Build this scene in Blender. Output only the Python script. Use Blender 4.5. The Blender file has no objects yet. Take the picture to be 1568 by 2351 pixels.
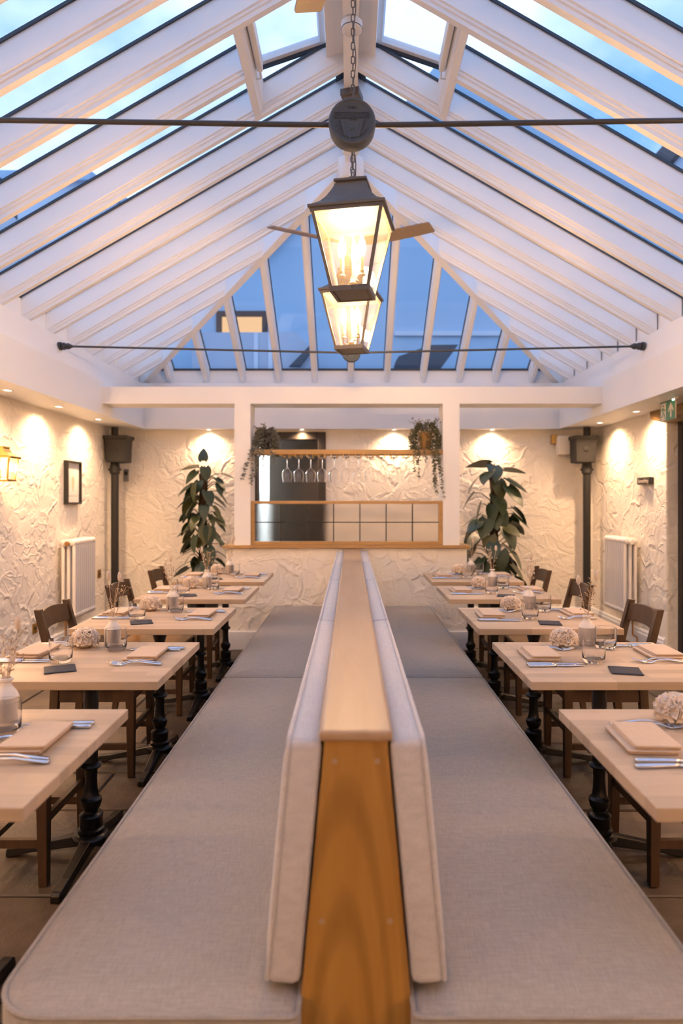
import bpy, math, random
from mathutils import Vector, Matrix
R = math.radians
PI = math.pi
random.seed(7)
scene = bpy.context.scene
C = scene.collection

# ------------------------------------------------------------------ camera
cam = bpy.data.cameras.new('camera')
camo = bpy.data.objects.new('camera', cam)
C.objects.link(camo)
camo.location = (0, 0, 1.38)
camo.rotation_euler = (R(90), 0, 0)
cam.sensor_fit = 'AUTO'
cam.sensor_width = 36
cam.lens = 24
cam.shift_x = -21.5 / 2351
cam.shift_y = -27.5 / 2351
cam.clip_start = 0.05
cam.dof.use_dof = True
cam.dof.focus_distance = 2.9
cam.dof.aperture_fstop = 2.2
scene.camera = camo

# ------------------------------------------------------------------ light & exposure
scene.view_settings.view_transform = 'Standard'
scene.view_settings.look = 'None'
scene.view_settings.gamma = 1
scene.view_settings.exposure = 0.78
scene.cycles.transparent_max_bounces = 16
scene.cycles.max_bounces = 8
scene.cycles.diffuse_bounces = 3
scene.cycles.glossy_bounces = 3
scene.cycles.transmission_bounces = 8
scene.cycles.caustics_reflective = False
scene.cycles.adaptive_threshold = 0.2
scene.cycles.sample_clamp_indirect = 6
SKY = 1.08
WARM = (1.0, 0.54, 0.235)
WARM_DOWN = (1.0, 0.615, 0.345)
LANTERN_W = 52
DOWN_W = 42
wld = bpy.data.worlds.new('dusk_sky')
scene.world = wld
wld.use_nodes = True
nt = wld.node_tree
nt.nodes.clear()
wo = nt.nodes.new('ShaderNodeOutputWorld')
bg = nt.nodes.new('ShaderNodeBackground')
tc = nt.nodes.new('ShaderNodeTexCoord')
mp = nt.nodes.new('ShaderNodeMapping')
mp.inputs['Scale'].default_value = (1.0, 1.0, 1.6)
mp.inputs['Location'].default_value = (0.35, 0.1, 0.2)
nz = nt.nodes.new('ShaderNodeTexNoise')
nz.inputs['Scale'].default_value = 2.3
nz.inputs['Detail'].default_value = 5
nz.inputs['Roughness'].default_value = 0.55
rp = nt.nodes.new('ShaderNodeValToRGB')
rp.color_ramp.elements[0].position = 0.40
rp.color_ramp.elements[0].color = (0.155, 0.35, 0.80, 1)
rp.color_ramp.elements[1].position = 0.60
rp.color_ramp.elements[1].color = (0.62, 0.77, 1.0, 1)
bg.inputs['Strength'].default_value = SKY
nt.links.new(tc.outputs['Generated'], mp.inputs['Vector'])
nt.links.new(mp.outputs['Vector'], nz.inputs['Vector'])
nt.links.new(nz.outputs['Fac'], rp.inputs['Fac'])
nt.links.new(rp.outputs['Color'], bg.inputs['Color'])
nt.links.new(bg.outputs['Background'], wo.inputs['Surface'])

# ------------------------------------------------------------------ helpers
class MB:
    def __init__(s):
        s.v = []; s.f = []
    def add(s, vs, fs, M=None):
        n = len(s.v)
        if M is not None:
            vs = [tuple(M @ Vector(p)) for p in vs]
        s.v += [tuple(p) for p in vs]
        s.f += [tuple(i + n for i in f) for f in fs]
        return s
    def box(s, x0, x1, y0, y1, z0, z1, M=None):
        return s.add([(x0,y0,z0),(x1,y0,z0),(x1,y1,z0),(x0,y1,z0),(x0,y0,z1),(x1,y0,z1),(x1,y1,z1),(x0,y1,z1)],
                     [(3,2,1,0),(4,5,6,7),(0,1,5,4),(1,2,6,5),(2,3,7,6),(3,0,4,7)], M)
    def loft(s, rings, cap=True, M=None, closed=True):
        n = len(rings[0]); vs = [p for r in rings for p in r]; fs = []
        for i in range(len(rings) - 1):
            for j in range(n if closed else n - 1):
                k = (j + 1) % n
                fs.append((i*n+j, i*n+k, (i+1)*n+k, (i+1)*n+j))
        if cap:
            fs.append(tuple(reversed(range(n))))
            fs.append(tuple(range((len(rings)-1)*n, len(rings)*n)))
        return s.add(vs, fs, M)
    def lathe(s, prof, seg=16, M=None, cap=True):
        return s.loft([[(r*math.cos(2*PI*j/seg), r*math.sin(2*PI*j/seg), z) for j in range(seg)] for r, z in prof], cap, M)
    def sq(s, prof, M=None):            # square "lathe": half width, z
        return s.loft([[(-r,-r,z),(r,-r,z),(r,r,z),(-r,r,z)] for r, z in prof], True, M)
    def tube(s, pts, r, seg=8, cap=True, M=None):
        pts = [Vector(p) for p in pts]; rings = []
        rr = r if isinstance(r, (list, tuple)) else [r]*len(pts)
        up = None
        for i, p in enumerate(pts):
            a = pts[max(i-1, 0)]; b = pts[min(i+1, len(pts)-1)]
            d = (b - a).normalized()
            if up is None:
                up = d.orthogonal().normalized()
            else:
                up = (up - d*up.dot(d))
                up = up.normalized() if up.length > 1e-6 else d.orthogonal().normalized()
            w = d.cross(up)
            rings.append([tuple(p + rr[i]*(math.cos(2*PI*j/seg)*up + math.sin(2*PI*j/seg)*w)) for j in range(seg)])
        return s.loft(rings, cap, M)
    def ring_tube(s, pts, r, seg=6, M=None):
        pts = [Vector(p) for p in pts]; n = len(pts); vs = []; fs = []
        up = None
        for i, p in enumerate(pts):
            d = (pts[(i+1) % n] - pts[i-1]).normalized()
            if up is None: up = d.orthogonal().normalized()
            else: up = (up - d*up.dot(d)).normalized()
            w = d.cross(up)
            vs += [tuple(p + r*(math.cos(2*PI*j/seg)*up + math.sin(2*PI*j/seg)*w)) for j in range(seg)]
        for i in range(n):
            for j in range(seg):
                k = (j+1) % seg; q = (i+1) % n
                fs.append((i*seg+j, i*seg+k, q*seg+k, q*seg+j))
        return s.add(vs, fs, M)
    def prism(s, poly, axis, a, b, M=None):   # polygon in the two other axes, extruded a..b
        def pt(u, w, t):
            return {'x': (t,u,w), 'y': (u,t,w), 'z': (u,w,t)}[axis]
        n = len(poly)
        vs = [pt(u,w,a) for u,w in poly] + [pt(u,w,b) for u,w in poly]
        fs = [(j,(j+1)%n,n+(j+1)%n,n+j) for j in range(n)] + [tuple(reversed(range(n))), tuple(range(n,2*n))]
        return s.add(vs, fs, M)
    def ball(s, c, r, M=None, su=7, sv=5):
        rx, ry, rz = (r, r, r) if not isinstance(r, (tuple, list)) else r
        rings = []
        for i in range(1, sv):
            t = PI*i/sv
            rings.append([(c[0]+rx*math.sin(t)*math.cos(2*PI*j/su), c[1]+ry*math.sin(t)*math.sin(2*PI*j/su), c[2]-rz*math.cos(t)) for j in range(su)])
        return s.loft(rings, True, M)
    def mesh(s, name, mat, smooth=False):
        me = bpy.data.meshes.new(name)
        me.from_pydata(s.v, [], s.f)
        me.update()
        import bmesh
        bm = bmesh.new(); bm.from_mesh(me); bmesh.ops.recalc_face_normals(bm, faces=bm.faces[:]); bm.to_mesh(me); bm.free()
        if mat is not None: me.materials.append(mat)
        if smooth:
            me.polygons.foreach_set('use_smooth', [True]*len(me.polygons))
        return me

def link(name, me, parent=None, loc=None, rot=None, bevel=0, seg=2, auto=False):
    o = bpy.data.objects.new(name, me)
    C.objects.link(o)
    if parent is not None: o.parent = parent
    if loc is not None: o.location = loc
    if rot is not None: o.rotation_euler = rot
    if bevel:
        m = o.modifiers.new('bevel', 'BEVEL'); m.width = bevel; m.segments = seg; m.limit_method = 'ANGLE'; m.angle_limit = R(35)
        m.harden_normals = False
    return o
def part(name, mb, mat, parent=None, smooth=False, **k):
    me = mb.mesh(name, mat, smooth) if isinstance(mb, MB) else mb
    o = link(name, me, parent, **k)
    if smooth:
        try: me.set_sharp_from_angle(angle=R(40))
        except Exception: pass
    return o
def tag(o, label=None, cat=None, group=None, kind=None):
    if label: o['label'] = label
    if cat: o['category'] = cat
    if group: o['group'] = group
    if kind: o['kind'] = kind
    return o
def empty(name, loc=(0,0,0), rz=0, parent=None):
    o = bpy.data.objects.new(name, None); C.objects.link(o)
    o.empty_display_size = 0.1
    o.location = loc; o.rotation_euler = (0, 0, rz)
    if parent: o.parent = parent
    return o
KIDS = {}
def copy_tree(o, parent=None):
    c = o.copy(); C.objects.link(c); c.parent = parent
    for ch in o.children:
        copy_tree(ch, c)
    return c
def struct(o): o['kind'] = 'structure'; return o
def T(x, y, z): return Matrix.Translation((x, y, z))
def RZ(a): return Matrix.Rotation(a, 4, 'Z')
def RX(a): return Matrix.Rotation(a, 4, 'X')
def RY(a): return Matrix.Rotation(a, 4, 'Y')

def rrect(x0, x1, y0, y1, rs, n=6):
    # rs: corner radii for (x0,y0),(x1,y0),(x1,y1),(x0,y1)
    out = []
    cs = [((x0, y0), PI, (1, 1)), ((x1, y0), 1.5*PI, (-1, 1)), ((x1, y1), 0, (-1, -1)), ((x0, y1), .5*PI, (1, -1))]
    for (c, a0, s), r in zip(cs, rs):
        cx = c[0] + s[0]*r; cy = c[1] + s[1]*r
        for i in range(n):
            a = a0 + .5*PI*i/(n-1)
            out.append((cx + r*math.cos(a), cy + r*math.sin(a)))
    return out
def slab(mb, x0, x1, y0, y1, z0, z1, rs, e=.02, crown=.006, M=None, n=6):
    def ring(ins, z):
        return [(x, y, z) for x, y in rrect(x0+ins, x1-ins, y0+ins, y1-ins, [max(r-ins, .004) for r in rs], n)]
    w = min(x1-x0, y1-y0)
    rings = [ring(e, z0), ring(e*.3, z0+e*.3), ring(0, z0+e), ring(0, z1-e), ring(e*.3, z1-e*.3), ring(e, z1)]
    for t in (.06, .15, .28, .42):
        rings.append(ring(e + (w/2-e)*t*1.1, z1 + crown*(1-(1-t/.42)**2)))
    mb.loft(rings, True, M)
    return mb

# ------------------------------------------------------------------ materials
def mat(name, color=(.8,.8,.8), rough=.5, metal=0, spec=.5, **k):
    m = bpy.data.materials.new(name); m.use_nodes = True
    b = m.node_tree.nodes['Principled BSDF']
    b.inputs['Base Color'].default_value = (*color, 1)
    b.inputs['Roughness'].default_value = rough
    b.inputs['Metallic'].default_value = metal
    b.inputs['Specular IOR Level'].default_value = spec
    return m
def N(m, t, **inp):
    n = m.node_tree.nodes.new(t)
    for k, v in inp.items():
        n.inputs[k.replace('_', ' ')].default_value = v
    return n
def L(m, a, b): m.node_tree.links.new(a, b)
def B(m): return m.node_tree.nodes['Principled BSDF']
def coords(m, scale=(1,1,1), kind='Object', jitter=False):
    t = N(m, 'ShaderNodeTexCoord'); p = N(m, 'ShaderNodeMapping')
    p.inputs['Scale'].default_value = scale
    L(m, t.outputs[kind], p.inputs['Vector'])
    if jitter:
        oi = N(m, 'ShaderNodeObjectInfo'); mu = N(m, 'ShaderNodeMath'); mu.operation = 'MULTIPLY'; mu.inputs[1].default_value = 37.0
        L(m, oi.outputs['Random'], mu.inputs[0]); L(m, mu.outputs[0], p.inputs['Location'])
    return p.outputs['Vector']
def ramp(m, fac, stops):
    r = N(m, 'ShaderNodeValToRGB'); e = r.color_ramp.elements
    while len(e) < len(stops): e.new(.5)
    for el, (p, c) in zip(e, stops):
        el.position = p; el.color = (*c, 1)
    L(m, fac, r.inputs['Fac'])
    return r.outputs['Color']
def math_(m, op, a, b=None, c=None):
    n = N(m, 'ShaderNodeMath'); n.operation = op
    for i, x in enumerate((a, b, c)):
        if x is None: continue
        if isinstance(x, (int, float)): n.inputs[i].default_value = x
        else: L(m, x, n.inputs[i])
    return n.outputs[0]
def bump(m, h, strength=.3, dist=.01):
    b = N(m, 'ShaderNodeBump', Strength=strength, Distance=dist)
    L(m, h, b.inputs['Height']); L(m, b.outputs['Normal'], B(m).inputs['Normal'])
def wood(name, c1, c2, axis='x', rough=.45, scale=1.0, jitter=True, contrast=(.3,.7)):
    m = mat(name, c1, rough)
    s = {'x': (1.3, 14, 14), 'y': (14, 1.3, 14), 'z': (14, 14, 1.3)}[axis]
    v = coords(m, tuple(q*scale for q in s), jitter=jitter)
    n = N(m, 'ShaderNodeTexNoise', Scale=1.6, Detail=6, Roughness=.6, Distortion=.6); L(m, v, n.inputs['Vector'])
    col = ramp(m, n.outputs['Fac'], [(contrast[0], c2), (contrast[1], c1)])
    L(m, col, B(m).inputs['Base Color'])
    bump(m, n.outputs['Fac'], .12, .002)
    return m
def plaster(name, color):
    m = mat(name, color, .75, spec=.25)
    v = coords(m)
    n1 = N(m, 'ShaderNodeTexNoise', Scale=3.0, Detail=3); L(m, v, n1.inputs['Vector'])
    va = N(m, 'ShaderNodeVectorMath'); va.operation = 'SCALE'; va.inputs['Scale'].default_value = .34
    L(m, n1.outputs['Color'], va.inputs[0])
    vb = N(m, 'ShaderNodeVectorMath'); vb.operation = 'ADD'; L(m, v, vb.inputs[0]); L(m, va.outputs[0], vb.inputs[1])
    hs = []
    for sc, w in ((4.0, 1.0), (9.5, .6)):
        vo = N(m, 'ShaderNodeTexVoronoi', Scale=sc); L(m, vb.outputs[0], vo.inputs['Vector'])
        sep = N(m, 'ShaderNodeSeparateColor'); L(m, vo.outputs['Color'], sep.inputs[0])
        ve = N(m, 'ShaderNodeTexVoronoi', Scale=sc); ve.feature = 'DISTANCE_TO_EDGE'; L(m, vb.outputs[0], ve.inputs['Vector'])
        mr = N(m, 'ShaderNodeMapRange'); mr.interpolation_type = 'SMOOTHSTEP'
        L(m, ve.outputs['Distance'], mr.inputs['Value'])
        mr.inputs['From Min'].default_value = 0; mr.inputs['From Max'].default_value = .11
        mr.inputs['To Min'].default_value = 1; mr.inputs['To Max'].default_value = 0
        msk = N(m, 'ShaderNodeTexNoise', Scale=2.2*sc/3.6, Detail=2); L(m, v, msk.inputs['Vector'])
        mk = N(m, 'ShaderNodeMapRange'); L(m, msk.outputs['Fac'], mk.inputs['Value'])
        mk.inputs['From Min'].default_value = .46; mk.inputs['From Max'].default_value = .62
        rid = math_(m, 'MULTIPLY', mr.outputs['Result'], mk.outputs['Result'])
        inner = math_(m, 'SUBTRACT', 1.0, mr.outputs['Result'])
        plate = math_(m, 'MULTIPLY', math_(m, 'MULTIPLY', sep.outputs[0], inner), .5)
        hs.append(math_(m, 'MULTIPLY', math_(m, 'ADD', math_(m, 'MULTIPLY', rid, .8), plate), w))
    fine = N(m, 'ShaderNodeTexNoise', Scale=26, Detail=3); L(m, vb.outputs[0], fine.inputs['Vector'])
    h = math_(m, 'ADD', math_(m, 'ADD', hs[0], hs[1]), math_(m, 'MULTIPLY', fine.outputs['Fac'], .10))
    bump(m, h, .7, .017)
    return m
def fabric(name, c1, c2):
    m = mat(name, c1, .9, spec=.15)
    v = coords(m, (1,1,1), jitter=True)
    a = N(m, 'ShaderNodeTexNoise', Scale=1, Detail=4)
    ma = N(m, 'ShaderNodeMapping'); ma.inputs['Scale'].default_value = (25, 320, 60); L(m, v, ma.inputs['Vector']); L(m, ma.outputs[0], a.inputs['Vector'])
    b = N(m, 'ShaderNodeTexNoise', Scale=1, Detail=4)
    mb_ = N(m, 'ShaderNodeMapping'); mb_.inputs['Scale'].default_value = (320, 25, 320); L(m, v, mb_.inputs['Vector']); L(m, mb_.outputs[0], b.inputs['Vector'])
    f = math_(m, 'MULTIPLY', math_(m, 'ADD', a.outputs['Fac'], b.outputs['Fac']), .5)
    L(m, ramp(m, f, [(.38, c2), (.62, c1)]), B(m).inputs['Base Color'])
    B(m).inputs['Sheen Weight'].default_value = .25
    bump(m, f, .25, .002)
    return m
def thin_glass(name, tint=(1,1,1), rough=.0, ior=1.45, haze=0, hcol=(1,1,1), boost=1.0):
    m = bpy.data.materials.new(name); m.use_nodes = True
    nt = m.node_tree; nt.nodes.clear()
    out = nt.nodes.new('ShaderNodeOutputMaterial')
    tr = nt.nodes.new('ShaderNodeBsdfTransparent'); tr.inputs['Color'].default_value = (*tint, 1)
    gl = nt.nodes.new('ShaderNodeBsdfGlossy'); gl.inputs['Roughness'].default_value = rough
    # Schlick reflectance, the same on both faces of a thin sheet
    lw = nt.nodes.new('ShaderNodeLayerWeight'); lw.inputs['Blend'].default_value = .5
    pw = nt.nodes.new('ShaderNodeMath'); pw.operation = 'POWER'; pw.inputs[1].default_value = 5 / boost
    nt.links.new(lw.outputs['Facing'], pw.inputs[0])
    f0 = ((ior-1)/(ior+1))**2
    q = nt.nodes.new('ShaderNodeMath'); q.operation = 'MULTIPLY_ADD'; q.inputs[1].default_value = 1-f0; q.inputs[2].default_value = f0
    nt.links.new(pw.outputs[0], q.inputs[0]); fac = q.outputs[0]
    mx = nt.nodes.new('ShaderNodeMixShader')
    nt.links.new(fac, mx.inputs[0]); nt.links.new(tr.outputs[0], mx.inputs[1]); nt.links.new(gl.outputs[0], mx.inputs[2])
    last = mx.outputs[0]
    if haze:
        tl = nt.nodes.new('ShaderNodeBsdfTranslucent'); tl.inputs['Color'].default_value = (*hcol, 1)
        m2 = nt.nodes.new('ShaderNodeMixShader'); m2.inputs[0].default_value = haze
        nt.links.new(last, m2.inputs[1]); nt.links.new(tl.outputs[0], m2.inputs[2]); last = m2.outputs[0]
    nt.links.new(last, out.inputs['Surface'])
    return m
def solid_glass(name, rough=0, ior=1.45, color=(1,1,1), kind='ShaderNodeBsdfGlass'):
    m = bpy.data.materials.new(name); m.use_nodes = True
    nt = m.node_tree; nt.nodes.clear()
    out = nt.nodes.new('ShaderNodeOutputMaterial'); g = nt.nodes.new(kind)
    g.inputs['Color'].default_value = (*color, 1); g.inputs['Roughness'].default_value = rough; g.inputs['IOR'].default_value = ior
    nt.links.new(g.outputs[0], out.inputs['Surface'])
    return m
def emit(name, color, s):
    m = bpy.data.materials.new(name); m.use_nodes = True
    nt = m.node_tree; nt.nodes.clear()
    out = nt.nodes.new('ShaderNodeOutputMaterial'); e = nt.nodes.new('ShaderNodeEmission')
    e.inputs['Color'].default_value = (*color, 1); e.inputs['Strength'].default_value = s
    nt.links.new(e.outputs[0], out.inputs['Surface'])
    return m

M = {}
M['plaster'] = plaster('cream textured plaster', (.90, .835, .73))
M['white'] = mat('white paint', (.87, .875, .88), .45)
M['wall_paint'] = mat('white wall paint', (.88, .865, .84), .6)
M['gasket'] = mat('dark grey glazing gasket', (.035, .05, .07), .5)
M['oak_top'] = wood('light oak', (.54, .365, .21), (.44, .28, .145), 'y', .38)
M['oak_ledge'] = wood('pale oak ledge', (.44, .295, .17), (.37, .235, .125), 'y', .38)
M['oak_honey'] = wood('honey oak', (.46, .245, .055), (.36, .175, .035), 'z', .42, contrast=(.25,.75))
m = M['oak_honey']
v = coords(m, (1, 1, .16))
n0 = N(m, 'ShaderNodeTexNoise', Scale=2.6, Detail=2); L(m, v, n0.inputs['Vector'])
wv = N(m, 'ShaderNodeTexWave', Scale=1.0, Distortion=0.0); wv.wave_type = 'RINGS'
va = N(m, 'ShaderNodeVectorMath'); va.operation = 'MULTIPLY_ADD'; L(m, n0.outputs['Color'], va.inputs[0]); va.inputs[1].default_value = (.55, 0, .5)
mp_ = N(m, 'ShaderNodeMapping'); mp_.inputs['Scale'].default_value = (9, 0, 9); mp_.inputs['Location'].default_value = (0, 0, -.4); L(m, v, mp_.inputs['Vector'])
vm = N(m, 'ShaderNodeVectorMath'); vm.operation = 'ADD'; L(m, mp_.outputs[0], vm.inputs[0]); L(m, va.outputs[0], vm.inputs[1])
L(m, vm.outputs[0], wv.inputs['Vector']); wv.rings_direction = 'Y'
src = B(m).inputs['Base Color'].links[0].from_socket
mx = N(m, 'ShaderNodeMix'); mx.data_type = 'RGBA'; mx.blend_type = 'MULTIPLY'; mx.inputs['Factor'].default_value = .6
L(m, src, mx.inputs['A']); L(m, ramp(m, wv.outputs['Fac'], [(0, (.62, .55, .45)), (.6, (1, 1, 1))]), mx.inputs['B']); L(m, mx.outputs['Result'], B(m).inputs['Base Color'])
M['oak_bar'] = wood('honey oak rail', (.50, .30, .11), (.41, .23, .075), 'x', .45)
M['dark_wood'] = wood('dark stained wood', (.075, .036, .012), (.040, .018, .006), 'z', .42)
M['seat_wood'] = wood('tan wooden seat', (.26, .125, .03), (.18, .08, .018), 'x', .35)
M['lintel'] = wood('rough aged oak', (.34, .19, .045), (.10, .05, .012), 'y', .6, .7)
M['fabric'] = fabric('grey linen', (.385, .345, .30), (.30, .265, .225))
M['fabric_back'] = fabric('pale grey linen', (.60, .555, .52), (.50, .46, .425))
M['iron'] = mat('black cast iron', (.022, .019, .017), .33, .6)
M['rod'] = mat('dark grey painted steel', (.055, .058, .062), .45, .3)
M['pipe'] = mat('black painted iron pipe', (.016, .0145, .013), .6)
M['bronze'] = mat('dark bronze lantern', (.13, .115, .10), .5, .35)
M['brass'] = mat('brass', (.62, .40, .13), .28, 1)
M['copper'] = mat('copper pipe', (.50, .26, .10), .3, 1)
M['steel'] = mat('polished steel', (.72, .72, .74), .16, 1)
M['radiator'] = mat('white enamel', (.85, .80, .74), .35)
M['door'] = mat('dark brown painted door', (.034, .026, .021), .6)
M['black'] = mat('black satin', (.014, .013, .012), .4)
M['paper'] = mat('white paper', (.82, .78, .72), .9)
M['print'] = mat('faint shell print', (.72, .55, .40), .9)
M['napkin'] = fabric('sand linen napkin', (.60, .44, .30), (.53, .38, .25))
M['slate'] = mat('slate', (.022, .024, .030), .6)
M['ceramic'] = mat('cream stoneware', (.70, .63, .54), .35)
M['stone_matte'] = mat('beige stoneware', (.50, .42, .34), .7)
M['coral'] = mat('bisque ceramic', (.80, .67, .54), .6)
M['dried'] = mat('dried grass', (.42, .30, .18), .9)
M['seedhead'] = mat('pale dried seed heads', (.62, .50, .38), .9)
M['moss'] = mat('coir pole', (.09, .045, .02), .95)
M['stalk'] = mat('green stalk', (.05, .055, .02), .6)
M['pot_dark'] = mat('black planter', (.02, .018, .016), .5)
M['pot_tan'] = mat('tan wooden pot', (.34, .19, .06), .6)
M['foliage'] = mat('olive green trailing foliage', (.13, .125, .065), .7)
M['foliage2'] = mat('silver green ivy', (.17, .17, .14), .65)
M['speaker'] = mat('cream plastic', (.78, .72, .62), .5)
M['grey_plastic'] = mat('grey plastic', (.25, .24, .23), .5)
M['sign_green'] = mat('safety green', (.05, .22, .13), .4)
M['sign_white'] = mat('sign white', (.70, .62, .52), .5)
M['led'] = emit('green led', (.55, 1, .7), 6)
M['blade'] = mat('brown fan blade', (.27, .205, .15), .5)
M['medal'] = mat('slate grey painted casting', (.055, .07, .09), .6)
M['fan_white'] = mat('white fan enamel', (.8, .78, .75), .4)
M['roofglass'] = thin_glass('clear roof glass', (.955, .97, 1.0), 0, 1.45)
M['lampglass'] = thin_glass('seeded lantern glass', (.97, .95, .9), .05, 1.45, .010, (1, .90, .78))
M['glass'] = thin_glass('thin drinking glass', (.985, .985, .985), 0, 1.5, boost=1.25)
M['glass_solid'] = solid_glass('solid glass base')
M['frosted'] = solid_glass('reeded obscure glass', .38, 1.12, (.97, .95, .92), 'ShaderNodeBsdfRefraction')
M['doorglass'] = mat('dark door glass', (.02, .018, .016), .08)
M['bulb'] = emit('warm candle bulb', (1, .78, .48), 90)
M['spotlens'] = emit('downlight lens', (1, .86, .66), 14)
M['candle'] = mat('cream candle sleeve', (.75, .62, .45), .6)
M['lit_window'] = emit('lit window', (1, .62, .33), .62)
M['facade'] = mat('blue grey render', (.38, .54, .68), .9)
M['facade_white'] = mat('white render', (.62, .68, .74), .9)
M['slate_roof'] = mat('slate roof', (.05, .06, .075), .8)
M['zinc'] = mat('pale zinc sheet', (.40, .47, .56), .5)
M['brown_frame'] = mat('brown window frame', (.07, .04, .03), .5)
M['ground'] = mat('paving outside', (.2, .2, .2), .9)
M['mortar'] = mat('dark mortar', (.045, .032, .021), .95)
# flagstones: tone per stone
m = M['flag'] = mat('worn york stone', (.2, .15, .1), .55)
oi = N(m, 'ShaderNodeObjectInfo')
v = coords(m, (1,1,1), jitter=True)
n = N(m, 'ShaderNodeTexNoise', Scale=4, Detail=7, Roughness=.65); L(m, v, n.inputs['Vector'])
f = math_(m, 'ADD', math_(m, 'MULTIPLY', n.outputs['Fac'], .75), math_(m, 'MULTIPLY', oi.outputs['Random'], .3))
L(m, ramp(m, f, [(.3, (.028, .018, .010)), (.55, (.070, .046, .026)), (.8, (.135, .092, .054))]), B(m).inputs['Base Color'])
bump(m, n.outputs['Fac'], .6, .02)
# leaf
m = M['leaf'] = mat('dark green leaf', (.03, .06, .03), .38)
oi = N(m, 'ShaderNodeObjectInfo')
L(m, ramp(m, oi.outputs['Random'], [(0, (.030, .055, .036)), (.6, (.050, .075, .036)), (1, (.095, .095, .03))]), B(m).inputs['Base Color'])
B(m).inputs['Roughness'].default_value = .34
# table tops: staves
def stave_wood(name, c1, c2):
    m = wood(name, c1, c2, 'x', .42, .9)
    b = B(m); src = b.inputs['Base Color'].links[0].from_socket
    v = coords(m, jitter=True)
    br = N(m, 'ShaderNodeTexBrick'); br.offset = .37; br.inputs['Scale'].default_value = 1
    br.inputs['Brick Width'].default_value = .38; br.inputs['Row Height'].default_value = .055; br.inputs['Mortar Size'].default_value = 0
    br.inputs['Color1'].default_value = (.80, .80, .80, 1); br.inputs['Color2'].default_value = (1.10, 1.10, 1.10, 1)
    L(m, v, br.inputs['Vector'])
    mx = N(m, 'ShaderNodeMix'); mx.data_type = 'RGBA'; mx.blend_type = 'MULTIPLY'; mx.inputs['Factor'].default_value = 1
    L(m, src, mx.inputs['A']); L(m, br.outputs['Color'], mx.inputs['B']); L(m, mx.outputs['Result'], b.inputs['Base Color'])
    return m
M['table'] = stave_wood('oak stave top', (.57, .42, .275), (.48, .34, .205))

# ------------------------------------------------------------------ setting: floor, walls
XL, XR, YB, YF = -2.665, 2.74, 7.75, -1.6
BL, BR, BB = -2.30, 2.32, 7.60
SOF = 2.174
floor = struct(part('floor', MB().box(XL-.2, XR+.3, YF-.2, YB+.2, -.12, -.012), M['mortar']))
y = YF
rs = random.Random(3)
while y < YB:
    d = rs.choice([.42, .5, .58, .66]); x = XL - rs.uniform(0, .4)
    y1 = min(y + d, YB)
    while x < XR:
        w = rs.uniform(.45, .95)
        x0, x1 = max(x, XL), min(x + w, XR)
        if x1 - x0 > .06 and y1 - y > .06:
            g = .004; h = rs.uniform(-.004, .0)
            mb = MB()
            A, Bq, Cq, D = [(x0+g+rs.uniform(0,.006), y+g+rs.uniform(0,.006)), (x1-g-rs.uniform(0,.006), y+g+rs.uniform(0,.006)), (x1-g, y1-g-rs.uniform(0,.006)), (x0+g, y1-g)]
            cx, cy = (x0+x1)/2, (y+y1)/2
            P = [A, Bq, Cq, D]
            lo = [(p[0]-cx, p[1]-cy, -.035) for p in P]
            mid = [(p[0]-cx, p[1]-cy, h-.006) for p in P]
            top = [((p[0]-cx)*.985, (p[1]-cy)*.985, h) for p in P]
            mb.loft([lo, mid, top])
            part('flagstone', mb, M['flag'], floor, loc=(cx, cy, 0))
        x += w
    y += d

wl = MB().box(XL-.2, XL, YF-.2, YB+.2, -.1, 2.3)
struct(part('wall_left', wl, M['plaster']))
OP0, OP1 = 4.55, 5.93
wr = MB()
wr.box(XR, XR+.25, YF-.2, OP0, -.1, 2.3); wr.box(XR, XR+.25, OP1, YB+.2, -.1, 2.3); wr.box(XR, XR+.25, OP0, OP1, 2.07, 2.3)
struct(part('wall_right', wr, M['plaster'], bevel=.015, seg=3))
DX0, DX1, DZ = -1.06, -.37, 2.07
wb = MB()
wb.box(XL-.2, DX0, YB, YB+.16, -.1, 2.3); wb.box(DX1, XR+.25, YB, YB+.16, -.1, 2.3); wb.box(DX0, DX1, YB, YB+.16, DZ, 2.3)
struct(part('wall_back', wb, M['plaster']))
wf = MB().box(XL-.2, XR+.25, YF-.2, YF, -.1, 2.9)
wf.prism([(-2.6, 2.9), (2.6, 2.9), (0, 4.42)], 'y', YF-.2, YF)
struct(part('wall_front', wf, M['wall_paint']))
# passage behind the open door
wc = MB(); wc.box(-1.75, .35, 9.5, 9.6, -.1, 2.4); wc.box(-1.85, -1.75, YB+.16, 9.6, -.1, 2.4); wc.box(.35, .45, YB+.16, 9.6, -.1, 2.4)
wc.box(-1.85, .45, YB+.16, 9.6, 2.4, 2.5); wc.box(-1.85, .45, YB+.16, 9.6, -.12, 0)
pas = struct(part('wall_passage', wc, M['wall_paint']))
pl = bpy.data.lights.new('passage_daylight', 'POINT'); pl.energy = 55; pl.color = (.88, .95, 1); pl.shadow_soft_size = .2
plo = bpy.data.objects.new('passage_lamp_glow', pl); C.objects.link(plo); plo.location = (-1.3, 8.9, 2.0)
cupb = empty('passage_cupboard', (-1.27, 9.3, 0)); tag(cupb, 'pale cupboard glimpsed through the open dark door', 'cupboard')
part('body', MB().box(-.22, .22, -.18, .18, 0, 1.5), M['facade_white'], cupb, bevel=.008)
part('door', MB().box(-.2, .2, -.2, -.182, .06, 1.47), M['facade_white'], cupb, bevel=.004)
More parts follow.
